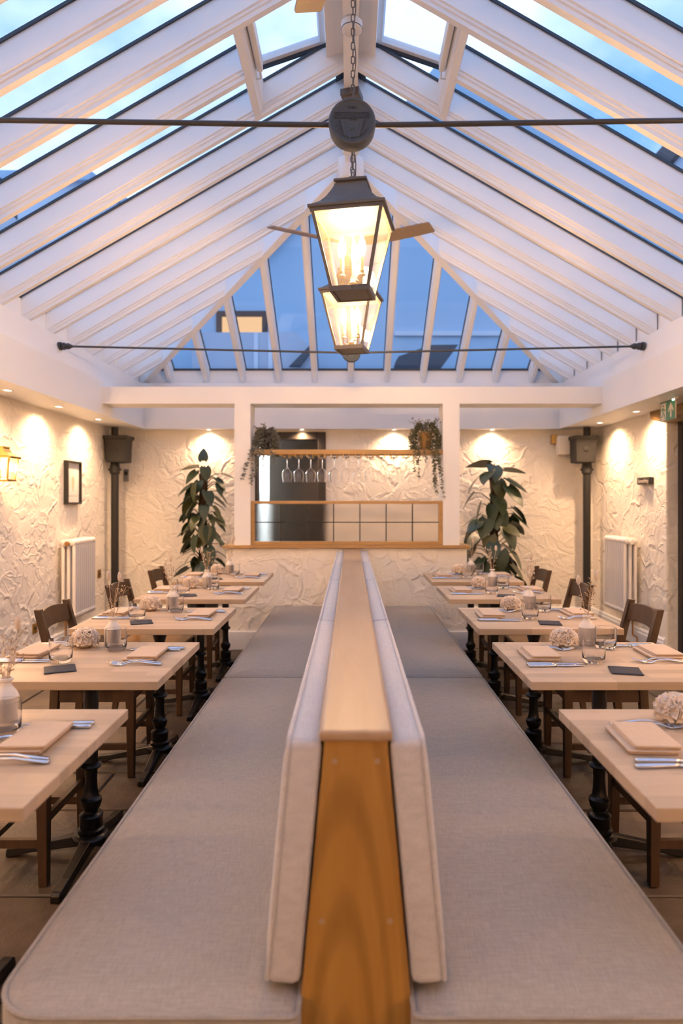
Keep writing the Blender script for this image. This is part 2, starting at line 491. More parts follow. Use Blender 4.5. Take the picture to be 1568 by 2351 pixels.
# baseboards
def board(name, x0, x1, y0, y1, nrm):
    mb = MB()
    prof = [(0, 0), (.02, 0), (.02, .125), (.014, .14), (.014, .155), (.006, .17), (0, .17)]
    if nrm == 'x+': mb.add([(x0+a, yy, z) for yy in (y0, y1) for a, z in prof], [], None)
    if nrm == 'x-': mb.add([(x0-a, yy, z) for yy in (y0, y1) for a, z in prof], [], None)
    if nrm == 'y-': mb.add([(xx, y0-a, z) for xx in (x0, x1) for a, z in prof], [], None)
    n = len(prof)
    mb.f += [(j, (j+1) % n, n+(j+1) % n, n+j) for j in range(n)] + [tuple(range(n)), tuple(range(n, 2*n))]
    return struct(part(name, mb, M['white']))
board('baseboard_left', XL, XL, YF, YB, 'x+')
board('baseboard_right', XR, XR, OP1+.02, YB, 'x-')
board('baseboard_back', DX1+.1, XR, YB, YB, 'y-')
board('baseboard_corner', XL, DX0-.1, YB, YB, 'y-')

# ceiling ring: soffit, bulkhead, fascia, eave board
def ring_sweep(prof, mb):
    rings = []
    for d, z in prof:
        rings.append([(BL-d, YF-d, z), (BR+d, YF-d, z), (BR+d, BB+d*1.8, z), (BL-d, BB+d*1.8, z)])
    n = 4
    vs = [p for r in rings for p in r]; fs = []
    for i in range(len(rings)):
        q = (i+1) % len(rings)
        for j in range(4):
            k = (j+1) % 4
            fs.append((i*4+j, i*4+k, q*4+k, q*4+j))
    mb.add(vs, fs)
mb = MB()
ring_sweep([(.45, SOF), (0, SOF), (0, 2.48), (.012, 2.48), (.014, 2.495), (.058, 2.70), (.125, 2.70), (.125, 2.865), (.145, 2.88), (.5, 2.88), (.5, SOF)], mb)
ceil = struct(part('ceiling', mb, M['white']))
mb = MB(); mb.ring = None
ring_sweep([(.118, 2.862), (.150, 2.862), (.150, 2.886), (.118, 2.886)], mb)
part('eave_gasket', mb, M['gasket'], ceil)

# ------------------------------------------------------------------ roof
RS, RZ0, RXE = .577, 4.077, 2.36
RYE, HYE = 5.5, 7.8
HS = (RZ0 - 2.715) / (HYE - RYE)
def zb(x): return RZ0 - RS*abs(x)
def hipx(y): return RXE*(y-RYE)/(HYE-RYE)
PROF = [(-.019, 0), (.019, 0), (.019, .026), (.026, .031), (.026, .046), (.034, .052), (.034, .190), (-.034, .190), (-.034, .052), (-.026, .046), (-.026, .031), (-.019, .026)]
GPROF = [(-.043, .187), (.043, .187), (.043, .204), (-.043, .204)]
def side_rafter(name, y, x0, x1, s, profile, mat_, parent, skew=0):
    vs = []
    for x in (x0, x1):
        for a, z in profile:
            xx = x + (skew*a if x == x0 else 0)
            vs.append((s*xx, y + a, zb(xx) + z))
    n = len(profile)
    fs = [(j, (j+1) % n, n+(j+1) % n, n+j) for j in range(n)] + [tuple(range(n)), tuple(range(n, 2*n))]
    return part(name, MB().add(vs, fs), mat_, parent)
def end_rafter(name, x, y0, y1, profile, mat_, parent, skew=0):
    vs = []
    for y in (y0, y1):
        for a, z in profile:
            yy = y + (skew*a if y == y0 else 0)
            vs.append((x + a, yy, 2.715 + (HYE - yy)*HS + z))
    n = len(profile)
    fs = [(j, (j+1) % n, n+(j+1) % n, n+j) for j in range(n)] + [tuple(range(n)), tuple(range(n, 2*n))]
    return part(name, MB().add(vs, fs), mat_, parent)
YS = [7.48 - .405*k for k in range(23)]
VY0, VY1 = YS[10], YS[8]       # 3.43, 4.24
XEND = 2.43
for s in (-1, 1):
    for y in YS:
        x0 = .04 if y < RYE else hipx(y) + .03
        if abs(y - YS[9]) < .01: x0 = .585
        r = side_rafter('rafter', y, x0, XEND, s, PROF, M['white'], ceil, skew=(RXE/(HYE-RYE) if y > RYE else 0))
        side_rafter('gasket', y, x0, XEND, s, GPROF, M['gasket'], r, skew=(RXE/(HYE-RYE) if y > RYE else 0))
    ye = [HYE + .06] + YS + [YF]
    def gz(x): return zb(x) + .197
    for a, b in zip(ye[:-1], ye[1:]):       # one pane per bay, a > b
        a2, b2 = a - .012, b + .012
        xa = hipx(a2)+.02 if a2 > RYE else .03
        xb = hipx(b2)+.02 if b2 > RYE else .03
        if b >= VY0 - .01 and a <= VY1 + .01: xa = xb = .60
        if xa > 2.40: continue
        P = [(xb, b2), (2.45, b2), (2.45, a2), (xa, a2)]
        if b2 < RYE < a2: P = [(.03, b2), (2.45, b2), (2.45, a2), (xa, a2), (.03, RYE)]
        bot = [(s*x, yy, gz(x)) for x, yy in P]; top = [(s*x, yy, gz(x)+.01) for x, yy in P]
        part('glass_pane', MB().loft([bot, top]), M['roofglass'], ceil)
    # trimmer below the vent
    mb = MB()
    vs = []
    for yy in (VY0 + .02, VY1 - .02):
        for a, z in PROF: vs.append((s*(.572 + a), yy, zb(.572) + z - RS*a))
    n = len(PROF)
    mb.add(vs, [(j, (j+1) % n, n+(j+1) % n, n+j) for j in range(n)] + [tuple(range(n)), tuple(range(n, 2*n))])
    part('trimmer', mb, M['white'], ceil)
    # lining board along the ridge at the vent
    mb = MB()
    P = [(.03, zb(.03)+.08), (.15, zb(.15)+.12), (.15, zb(.15)+.172), (.03, zb(.03)+.172)]
    mb.prism([(s*x, z) for x, z in P], 'y', VY0 + .034, VY1 - .034)
    part('vent_lining', mb, M['white'], ceil)
    # hip beam
    d = Vector((s*RXE, HYE-RYE, 0)); nrm = Vector((-d.y, d.x, 0)).normalized()
    vs = []
    hp = [(-.038, -.012), (.038, -.012), (.038, .19), (-.038, .19)]
    for t in (0.0, 1.035):
        p = Vector((s*RXE*t, RYE + (HYE-RYE)*t, RZ0 - (RZ0-2.715)*t))
        for a, z in hp:
            q = p + nrm*a; vs.append((q.x, q.y, q.z + z))
    part('hip_beam', MB().add(vs, [(0,1,5,4),(1,2,6,5),(2,3,7,6),(3,0,4,7),(3,2,1,0),(4,5,6,7)]), M['white'], ceil)
EX = [.413*k for k in range(-5, 6)]
def hipy(x): return RYE + (HYE-RYE)*abs(x)/RXE
for x in EX:
    sk = (HYE-RYE)/RXE*(1 if x > 0 else -1) if abs(x) > .01 else 0
    r = end_rafter('rafter', x, hipy(x) + .04, HYE+.09, PROF, M['white'], ceil, sk)
    end_rafter('gasket', x, hipy(x) + .04, HYE+.09, GPROF, M['gasket'], r, sk)
xs = [-2.38] + EX + [2.38]
for a, b in zip(xs[:-1], xs[1:]):
    a2, b2 = a + .012, b - .012
    P = [(a2, min(hipy(a2)+.02, 7.86)), (b2, min(hipy(b2)+.02, 7.86)), (b2, 7.87), (a2, 7.87)]
    fz = lambda yy: 2.715 + (HYE - yy)*HS + .197
    part('glass_pane', MB().loft([[(x, yy, fz(yy)) for x, yy in P], [(x, yy, fz(yy)+.01) for x, yy in P]]), M['roofglass'], ceil)
part('ridge_beam', MB().prism([(-.045, 4.045), (.045, 4.045), (.045, 4.24), (.0, 4.27), (-.045, 4.24)], 'y', YF, RYE+.05), M['white'], ceil)
part('ridge_boss', MB().lathe([(.06, 3.93), (.10, 3.945), (.115, 3.98), (.115, 4.10)], 12, T(0, RYE-.02, 0)), M['white'], ceil, smooth=True)
part('ridge_cap', MB().prism([(-.10, 4.20), (0, 4.257), (.10, 4.20), (.10, 4.22), (0, 4.30), (-.10, 4.22)], 'y', YF-.2, RYE+.08), M['gasket'], ceil)

# opening roof vents
for i, s in enumerate((-1, 1)):
    w = empty('window_%d' % (i+1), (s*.155, (VY0+VY1)/2, zb(.155) + .203)); struct(w)
    # local: hinge at x=0, runs outward along the slope, lifted at the lower edge
    ang = math.atan(RS) - R(11)
    Mx = Matrix.Rotation(s*ang, 4, 'Y')
    def sb(x0, x1, y0, y1, z0, z1):
        a, b = sorted((s*x0, s*x1)); return MB().box(a, b, y0, y1, z0, z1, Mx)
    LW, HY = .46, (VY1-VY0)/2 - .036
    part('sash_rail', sb(0, .035, -HY, HY, 0, .04), M['white'], w)
    part('sash_rail', sb(LW-.035, LW, -HY, HY, 0, .04), M['white'], w)
    part('sash_stile', sb(.035, LW-.035, -HY, -HY+.035, 0, .04), M['white'], w)
    part('sash_stile', sb(.035, LW-.035, HY-.035, HY, 0, .04), M['white'], w)
    part('sash_pane', sb(.03, LW-.03, -HY+.03, HY-.03, .018, .026), M['roofglass'], w)
    part('sash_gasket', sb(.0, LW+.02, HY-.004, HY+.012, -.02, .0), M['gasket'], w)
    # chain opener fixed to the trimmer
    op = empty('window_opener', (s*.515, 3.66, zb(.515)+.055))
    tag(op, ['white electric chain opener on the left roof vent', 'white electric chain opener on the right roof vent'][i], 'window opener', 'roof vent openers')
    part('housing', MB().box(-.017, .017, -.21, .21, -.03, .04), M['white'], op, bevel=.005)
    part('bracket', MB().box(s*-.012, s*.036, -.20, -.16, -.012, .02) if s > 0 else MB().box(-.036, .012, -.20, -.16, -.012, .02), M['steel'], op)
    part('cable', MB().tube([(0, .21, -.01), (.0, .25, -.04), (s*.03, .275, -.03), (s*.045, .25, .0)], .005, 6), M['fan_white'], op, smooth=True)

# ------------------------------------------------------------------ bar wall with columns and header
BY0, BY1 = 6.30, 6.59
wbar = struct(part('wall_bar', MB().box(-1.15, 1.07, BY0, BY1, -.02, .937), M['plaster']))
part('sill', MB().box(-1.18, 1.095, BY0-.035, BY1+.03, .937, .963), M['oak_bar'], wbar, bevel=.004)
part('column', MB().box(-1.075, -.927, BY0, BY1, .963, 2.27), M['wall_paint'], wbar)
part('column', MB().box(.85, 1.003, BY0, BY1, .963, 2.27), M['wall_paint'], wbar)
part('header_beam', MB().box(BL-.05, BR+.05, BY0, BY1, 2.27, 2.425), M['wall_paint'], wbar)
part('skirting', MB().box(-1.165, 1.085, BY0-.018, BY0, 0, .17), M['white'], wbar, bevel=.004)
# glazed screen
w3 = empty('window_3', (0, BY0+.02, 0)); struct(w3)
fx0, fx1, fz0, fz1 = -.927, .85, .963, 1.372
part('frame_rail', MB().box(fx0, fx1, 0, .07, fz1-.028, fz1), M['oak_bar'], w3, bevel=.003)
part('frame_rail', MB().box(fx0, fx1, 0, .07, fz0, fz0+.032), M['oak_bar'], w3, bevel=.003)
part('frame_stile', MB().box(fx0, fx0+.034, 0, .07, fz0+.032, fz1-.028), M['oak_bar'], w3, bevel=.003)
part('frame_stile', MB().box(fx1-.034, fx1, 0, .07, fz0+.032, fz1-.028), M['oak_bar'], w3, bevel=.003)
gx0, gx1, gz0, gz1 = fx0+.034, fx1-.034, fz0+.032, fz1-.028
gzm = (gz0+gz1)/2 + .004
cw = (gx1-gx0)/7
for i in range(7):
    for z0, z1 in ((gz0, gzm), (gzm, gz1)):
        part('pane', MB().box(gx0+i*cw+.004, gx0+(i+1)*cw-.004, .03, .036, z0+.003, z1-.003), M['frosted'], w3)
    if i:
        part('glazing_bar', MB().box(gx0+i*cw-.0045, gx0+i*cw+.0045, .018, .048, gz0, gz1), M['black'], w3)
part('glazing_bar', MB().box(gx0, gx1, .019, .047, gzm-.0045, gzm+.0045), M['black'], w3)
# glass rack shelf
rack = empty('glass_rack', (0, 0, 0)); tag(rack, 'oak shelf with brass rails holding the hanging wine glasses', 'shelf')
part('shelf', MB().box(-.927, .85, BY0+.02, BY0+.25, 1.803, 1.848), M['oak_bar'], rack, bevel=.004)
GX = [(659, 686, 713.5, 740, 767.5, 794.5, 822, 849, 876.5, 904, 932)]
gxs = [(p - 805.5)*6.43/1567 for p in GX[0]]
for gx in gxs:
    for q in (-.026, .026):
        mb = MB()
        mb.tube([(gx+q, BY0+.03, 1.803), (gx+q, BY0+.03, 1.782), (gx+q*.8, BY0+.04, 1.776), (gx+q*.8, BY0+.22, 1.776), (gx+q, BY0+.23, 1.782), (gx+q, BY0+.23, 1.803)], .004, 6)
        mb.tube([(gx+q, BY0+.03, 1.790), (gx+q*1.7, BY0+.03, 1.790), (gx+q*1.95, BY0+.03, 1.803)], .0035, 6)
        part('brass_rail', mb, M['brass'], rack, smooth=True)
def wine_glass():
    r = empty('wine_glass')
    prof = [(.039, 0), (.038, .003), (.012, .007), (.005, .016), (.0042, .03), (.0042, .095), (.007, .105), (.022, .116), (.040, .132), (.048, .155), (.0475, .175), (.042, .215), (.039, .235)]
    # stands upside down: z goes down from the foot
    mbs = MB().lathe([(a, -z) for a, z in prof[:7]], 24)
    part('stem', mbs, M['glass_solid'], r, smooth=True)
    outer = prof[6:]; inner = [(max(a-.0013, .001), z + (.0015 if i == 0 else 0)) for i, (a, z) in enumerate(outer)]
    mbb = MB().lathe([(.001, -.1052)] + [(a, -z) for a, z in outer] + [(a, -z) for a, z in reversed(inner)], 32)
    part('bowl', mbb, M['glass_solid'], r, smooth=True)
    return r
ORD11 = ['first', 'second', 'third', 'fourth', 'fifth', 'sixth', 'seventh', 'eighth', 'ninth', 'tenth', 'eleventh']
g0 = wine_glass()
for i, gx in enumerate(gxs):
    g = g0 if i == 0 else copy_tree(g0)
    g.location = (gx, BY0+.13, 1.784)
    tag(g, 'upside-down wine glass under the oak shelf, %s from the left' % ORD11[i], 'wine glass', 'hanging wine glasses')

# ------------------------------------------------------------------ doors
d1 = empty('door_1', (0, YB, 0)); struct(d1)
part('jamb', MB().box(DX0-.085, DX0+.005, -.03, .17, 0, DZ+.08), M['door'], d1, bevel=.006)
part('jamb', MB().box(DX1-.005, DX1+.085, -.03, .17, 0, DZ+.08), M['door'], d1, bevel=.006)
part('head', MB().box(DX0+.005, DX1-.005, -.03, .17, DZ-.005, DZ+.08), M['door'], d1, bevel=.006)
leaf = empty('leaf', (DX1-.01, .14, 0), 0, d1); leaf.rotation_euler = (0, 0, -R(27))
part('panel', MB().box(-.675, 0, 0, .045, .01, DZ+.13), M['door'], leaf, bevel=.003)
part('edge_strip', MB().box(-.001, .006, -.004, .03, .01, DZ+.13), M['steel'], leaf)
d2 = empty('door_2', (XR+.10, 0, 0)); struct(d2)
part('jamb', MB().box(0, .09, OP1-.07, OP1+.01, 0, 2.09), M['door'], d2, bevel=.005)
part('jamb', MB().box(0, .09, OP0-.01, OP0+.07, 0, 2.09), M['door'], d2, bevel=.005)
part('head', MB().box(0, .09, OP0+.07, OP1-.07, 2.0, 2.09), M['door'], d2)
part('leaf_frame', MB().box(.02, .07, OP1-.19, OP1-.075, .01, 1.99), M['door'], d2, bevel=.004)
part('leaf_frame', MB().box(.02, .07, OP0+.075, OP0+.19, .01, 1.99), M['door'], d2, bevel=.004)
part('glass', MB().box(.04, .05, OP0+.19, OP1-.19, .01, 1.99), M['doorglass'], d2)
part('threshold', MB().box(-.10, .1, OP0, OP1, -.01, .004), M['seat_wood'], d2)
# aged lintel
mb = MB(); ys = [OP1+.26, OP1+.12, OP1-.02, OP1-.2, OP1-.5, OP1-.9, OP0-.2]; bz = [2.115, 2.085, 2.055, 2.035, 2.03, 2.035, 2.05]
rings = [[(XR-.035+rs.uniform(-.006,.006), yy, z+.0), (XR+.1, yy, z), (XR+.1, yy, 2.18), (XR-.035+rs.uniform(-.004,.004), yy, 2.18)] for yy, z in zip(ys, bz)]
mb.loft(rings)
tr = struct(part('trim_1', mb, M['lintel'], bevel=.012, seg=3)); 

# ------------------------------------------------------------------ downlights
def spot(parent, aim, w=DOWN_W, size=R(150), blend=1.0):
    l = bpy.data.lights.new('downlight_beam', 'SPOT'); l.energy = w; l.color = WARM_DOWN; l.spot_size = size; l.spot_blend = blend; l.shadow_soft_size = .025
    o = bpy.data.objects.new('downlight_beam', l); C.objects.link(o); o.parent = parent; o.location = (0, 0, -.012)
    o.rotation_euler = Vector(aim).to_track_quat('-Z', 'Y').to_euler()
ring_me = MB().loft([[(r*math.cos(2*PI*j/24), r*math.sin(2*PI*j/24), z) for j in range(24)] for r, z in ((.028, .0), (.030, -.006), (.040, -.005), (.043, 0))], cap=False).mesh('trim_ring', M['fan_white'], True)
lens_me = MB().lathe([(.027, -.0015), (.027, -.0005)], 20).mesh('lens', M['spotlens'])
def downlight(x, y, label, aim, w=DOWN_W):
    d = empty('downlight', (x, y, SOF)); tag(d, label, 'downlight', 'recessed ceiling downlights')
    link('trim_ring', ring_me, d); link('lens', lens_me, d); spot(d, aim, w)
for i, yy in enumerate((6.69, 5.79, 4.92)):
    downlight(-2.475, yy, ['left soffit downlight nearest the back corner', 'left soffit downlight above the framed print', 'left soffit downlight above the brass wall lantern'][i], (-.06, 0, -1))
for i, yy in enumerate((6.99, 6.10)):
    downlight(2.55, yy, ['right soffit downlight above the white radiator', 'right soffit downlight beside the oak lintel'][i], (.06, 0, -1))
for i, xx in enumerate((-1.6, .49, 1.59, -.55)):
    downlight(xx, 7.675, ['back soffit downlight above the left climbing plant', 'back soffit downlight behind the hanging wine glasses', 'back soffit downlight above the right climbing plant', 'back soffit downlight above the dark open door'][i], (0, -.12, -1), DOWN_W*.85)
# unseen downlights added along the same soffits to light the near end
for yy, wh in ((4.04, 'between the third and fourth tables'), (3.16, 'between the second and third tables'), (2.28, 'between the nearest two tables'), (1.40, 'level with the bench end'), (.5, 'level with the viewer'), (-.4, 'just behind the viewer')):
    downlight(-2.475, yy, 'left soffit downlight ' + wh, (-.1, 0, -1))
    downlight(2.55, yy, 'right soffit downlight ' + wh, (.1, 0, -1))

# ------------------------------------------------------------------ hanging lanterns
link_pts = []
for j in range(14):
    a = 2*PI*j/14
    link_pts.append((.0085*math.cos(a), 0, .0085*math.sin(a) + (.010 if math.sin(a) > 0 else -.010)))
link_me = MB().ring_tube(link_pts, .0026, 6).mesh('chain_link', M['bronze'], True)
def lantern():
    r = empty('hanging_lantern')
    b, t, h = .087, .168, .355
    # frame bars
    for sx in (-1, 1):
        for sy in (-1, 1):
            part('corner_bar', MB().loft([[(sx*(b+q[0]), sy*(b+q[1]), .012) for q in ((-.007,-.007),(.007,-.007),(.007,.007),(-.007,.007))],
                                          [(sx*(t-.008+q[0]), sy*(t-.008+q[1]), h) for q in ((-.007,-.007),(.007,-.007),(.007,.007),(-.007,.007))]]), M['bronze'], r)
    for z, w, nm_ in ((.004, b, 'bottom_frame'), (h-.004, t-.008, 'top_frame')):
        o_, i_ = w+.008, w-.006
        part(nm_, MB().loft([[(-q, -q, zz), (q, -q, zz), (q, q, zz), (-q, q, zz)] for q, zz in ((i_, z-.012), (o_, z-.012), (o_, z+.012), (i_, z+.012), (i_, z-.012))], cap=False), M['bronze'], r)
    for a in range(4):
        P = [(-b+.006, -b, .015), (b-.006, -b, .015), (t-.014, -t+.008, h-.012), (-t+.014, -t+.008, h-.012)]
        vs = P + [(x, y+.004, z) for x, y, z in P]
        part('glass_panel', MB().add([tuple(RZ(a*PI/2) @ Vector(p)) for p in vs], [(3,2,1,0),(4,5,6,7),(0,1,5,4),(1,2,6,5),(2,3,7,6),(3,0,4,7)]), M['lampglass'], r)
    part('bottom_pan', MB().sq([(b-.012, .006), (b-.004, -.002), (b-.014, -.006)]), M['bronze'], r)
    part('catch', MB().box(-.011, .011, -b-.014, -b-.006, -.008, .012), M['bronze'], r)
    part('roof', MB().sq([(.168, h), (.178, h+.002), (.178, h+.014), (.160, h+.022), (.130, h+.045), (.105, h+.078), (.085, h+.115), (.076, h+.135), (.076, h+.143)]), M['bronze'], r)
    part('roof_cap', MB().sq([(.066, h+.143), (.066, h+.152), (.078, h+.156), (.078, h+.166), (.05, h+.172), (.04, h+.185), (.02, h+.19), (.015, h+.20)]), M['bronze'], r)
    cl = part('candle_cluster', MB().lathe([(.028, .0), (.03, .012), (.018, .03), (.024, .05), (.012, .06), (.006, .075), (.006, .30)], 12), M['bronze'], r, smooth=True)
    for k in range(3):
        a = R(90 + 120*k); c, s_ = math.cos(a), math.sin(a)
        mb = MB().tube([(.02*c, .02*s_, .04), (.04*c, .04*s_, .03), (.055*c, .055*s_, .045), (.055*c, .055*s_, .075)], .005, 6)
        mb.lathe([(.006, .07), (.019, .078), (.016, .084), (.012, .086), (.012, .10)], 10, T(.055*c, .055*s_, 0))
        part('candle_arm', mb, M['bronze'], cl, smooth=True)
        part('candle_sleeve', MB().lathe([(.0105, .10), (.0105, .165)], 10, T(.055*c, .055*s_, 0)), M['candle'], cl, smooth=True)
        part('bulb', MB().lathe([(.006, .165), (.016, .18), (.021, .20), (.017, .23), (.006, .262), (.001, .27)], 10, T(.055*c, .055*s_, 0)), M['bulb'], cl, smooth=True)
    # chain to the ceiling rose on the ridge
    z = h + .205; k = 0
    top = 1.685
    while z < top - .085:
        o = link('chain_link', link_me, r, (0, 0, z + .018), (0, 0, (PI/2 if k % 2 else 0) + .3)); z += .0335; k += 1
    cab = [(.006*math.sin(i*.9)+.008, .006*math.cos(i*.9), h+.19 + (top-.03-h-.19)*i/30) for i in range(31)]
    part('cable', MB().tube(cab, .0026, 6), M['bronze'], r, smooth=True)
    part('ceiling_rose', MB().sq([(.012, top-.085), (.03, top-.078), (.045, top-.045), (.062, top-.04), (.062, top)]), M['bronze'], r)
    l = bpy.data.lights.new('lantern_glow', 'POINT'); l.energy = LANTERN_W; l.color = WARM; l.shadow_soft_size = .05
    lo = bpy.data.objects.new('lantern_glow', l); C.objects.link(lo); lo.parent = r; lo.location = (0, 0, .225)
    return r
l1 = lantern(); l1.location = (.010, 3.25, 2.36); l1.rotation_euler = (0, 0, -R(11))
tag(l1, 'large dark bronze hanging lantern, nearest of the two', 'lantern', 'hanging lanterns')
l2 = copy_tree(l1); l2.location = (.006, 4.47, 2.36); l2.rotation_euler = (0, 0, -R(14))
tag(l2, 'smaller-looking bronze hanging lantern behind the nearer one', 'lantern', 'hanging lanterns')

# ------------------------------------------------------------------ tie rods with cast medallions
def text_mesh(s, size, depth, matl, align='CENTER'):
    cu = bpy.data.curves.new('t', 'FONT'); cu.body = s; cu.size = size; cu.extrude = depth; cu.align_x = align; cu.align_y = 'CENTER'
    o = bpy.data.objects.new('t', cu); C.objects.link(o)
    bpy.context.view_layer.update()
    me = bpy.data.meshes.new_from_object(o.evaluated_get(bpy.context.evaluated_depsgraph_get()))
    bpy.data.objects.remove(o); me.materials.clear(); me.materials.append(matl)
    return me
def tie_rod(y, zc, ze, label, detail=True):
    r = empty('tie_rod', (.004, y, zc)); tag(r, label, 'tie rod', 'roof tie rods')
    for s in (-1, 1):
        part('rod', MB().tube([(s*.05, 0, 0), (s*2.30, 0, ze-zc)], .0085, 10), M['rod'], r, smooth=True)
        part('end_finial', MB().lathe([(.012, 0), (.014, .01), (.026, .03), (.022, .055), (.030, .062), (.030, .075), (.02, .08), (.02, .085), (.034, .088), (.034, .11)], 14,
             T(s*2.235, 0, ze-zc) @ Matrix.Rotation(s*PI/2, 4, 'Y')), M['rod'], r, smooth=True)
    Mx = RX(PI/2)
    med = part('medallion', MB().lathe([(.066, -.03), (.074, -.026), (.076, .0), (.076, .02), (.073, .028), (.068, .030), (.0635, .0265), (.062, .0255)], 48, Mx), M['medal'], r, smooth=True)
    if detail:
        for s_, sz, zz in (('CONSERVATORIES', .0135, .018), ('YORK', .011, .005), ('TIMBER', .009, .043)):
            me = text_mesh(s_, sz, .0012, M['medal']); link('lettering', me, med, (0, -.0262, zz), (PI/2, 0, 0))
        rel = MB()
        rel.box(-.056, .056, -.0285, -.0255, .0265, .0278); rel.box(-.056, .056, -.0285, -.0255, .0092, .0105)
        for k in range(17):
            a = R(200 + 140*k/16); rel.ball((.052*math.cos(a), -.026, .052*math.sin(a)), (.0042, .003, .0042))
        for sx in (-1, 1):       # two curled birds facing each other
            pts = [(sx*(.038 - .0022*i), -.0265, -.004 - .0045*i + .012*math.sin(i*.55)) for i in range(9)]
            rel.tube(pts, [.003, .0055, .007, .0075, .007, .006, .005, .004, .002], 7)
        rel.ball((0, -.026, -.022), (.009, .003, .007))
        part('relief', rel, M['medal'], med, smooth=True)
    return r
tie_rod(2.215, 2.596, 2.63, 'near dark steel tie rod with a large round cast medallion')
tie_rod(5.47, 2.56, 2.612, 'far thin steel tie rod with its medallion behind the lantern')

# ------------------------------------------------------------------ fans, detector
def fan(loc, rz, label):
    r = empty('ceiling_fan', loc, rz); tag(r, label, 'ceiling fan', 'ceiling fans')
    part('canopy', MB().lathe([(.02, .66), (.06, .68), (.07, .75)], 16), M['fan_white'], r, smooth=True)
    part('downrod', MB().lathe([(.012, .03), (.012, .68)], 10), M['fan_white'], r, smooth=True)
    part('motor_housing', MB().lathe([(.03, -.07), (.08, -.06), (.10, -.02), (.10, .03), (.06, .07), (.02, .08)], 20), M['fan_white'], r, smooth=True)
    for k in range(3):
        Mx = RZ(R(90 + 120*k)) @ RX(R(-14))
        mb = MB(); ri = []
        for x, w in ((.09, .03), (.16, .05), (.35, .062), (.55, .06), (.645, .056), (.655, .05)):
            ri.append([(x, -w, -.004), (x, w, -.004), (x, w, .004), (x, -w, .004)])
        mb.loft(ri, True, Mx)
        part('blade', mb, M['blade'], r)
    return r
fan((0, 5.10, 3.29), 0, 'brown-bladed ceiling fan half hidden behind the lanterns')
fan((0, 2.05, 3.30), R(15), 'brown-bladed ceiling fan at the top edge, nearest the viewer')
det = empty('smoke_detector', (.005, 3.80, 4.045)); tag(det, 'white round detector on the underside of the ridge', 'detector')
part('body', MB().lathe([(.045, -.06), (.058, -.05), (.06, -.01), (.05, 0)], 20), M['fan_white'], det, smooth=True)
part('lens', MB().lathe([(.006, -.085), (.028, -.075), (.036, -.058)], 16), M['glass'], det, smooth=True)
part('slot', MB().ring_tube([(.0585*math.cos(2*PI*j/24), .0585*math.sin(2*PI*j/24), -.045) for j in range(24)], .002, 4), M['black'], det)

# ------------------------------------------------------------------ banquette
LX = .010
ST = .41
bench = empty('banquette', (LX, 0, 0)); tag(bench, 'long back-to-back banquette with tapering honey oak spine', 'bench')
NE = 1.345
part('spine', MB().loft([[(-.145, NE, 0), (.145, NE, 0), (.145, BY0-.002, 0), (-.145, BY0-.002, 0)], [(-.062, NE, .907), (.062, NE, .907), (.062, BY0-.002, .907), (-.062, BY0-.002, .907)]]), M['oak_honey'], bench, bevel=.004)
part('ledge', MB().box(-.072, .072, NE-.014, BY0-.002, .907, .93), M['oak_ledge'], bench, bevel=.008, seg=3)
for s in (-1, 1):
    part('seat_base', MB().box(min(s*.15, s*.60), max(s*.15, s*.60), NE+.06, BY0-.03, 0, .30), M['dark_wood'], bench)
for z in (.865, .55):
    for sx in (-.042, .042):
        w = .02 if z > .6 else .022
        part('plug', MB().lathe([(.006, 0), (.006, .0012)], 8, T(sx*(1 if z > .6 else 1.6), NE+.0005, z) @ RX(PI/2)), M['oak_ledge'], bench)
# seat cushions
def seat_cushion(s, y0, y1, near, label):
    x0, x1 = .108, (.72 if s > 0 else .712)
    o = empty('seat_cushion', (LX, 0, 0)); tag(o, label, 'cushion', 'banquette seat cushions')
    e = .022
    xs = (x0, x1) if s > 0 else (-x1, -x0)
    rn = .11 if near else .03
    rc = [.02, rn, .03, .02] if s > 0 else [rn, .02, .02, .03]
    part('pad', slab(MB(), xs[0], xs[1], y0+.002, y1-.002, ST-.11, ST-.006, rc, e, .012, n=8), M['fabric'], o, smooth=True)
    pp = [(x, y, ST-.012) for x, y in rrect(xs[0]+.003, xs[1]-.003, y0+.005, y1-.005, [max(r-.003, .01) for r in rc], 8)]
    part('piping', MB().ring_tube(pp, .0055, 6), M['fabric'], o, smooth=True)
    return o
seat_cushion(-1, 1.29, 3.77, True, 'long grey linen seat cushion, left side, nearest the camera')
seat_cushion(-1, 3.77, BY0-.01, False, 'long grey linen seat cushion, left side, against the bar wall')
seat_cushion(1, 1.29, 3.77, True, 'long grey linen seat cushion, right side, nearest the camera')
seat_cushion(1, 3.77, BY0-.01, False, 'long grey linen seat cushion, right side, against the bar wall')
jy = [1.335, 2.67, 4.03, 5.22, BY0-.005]
nm = ['nearest the camera', 'second from the camera', 'third from the camera', 'farthest, against the bar wall']
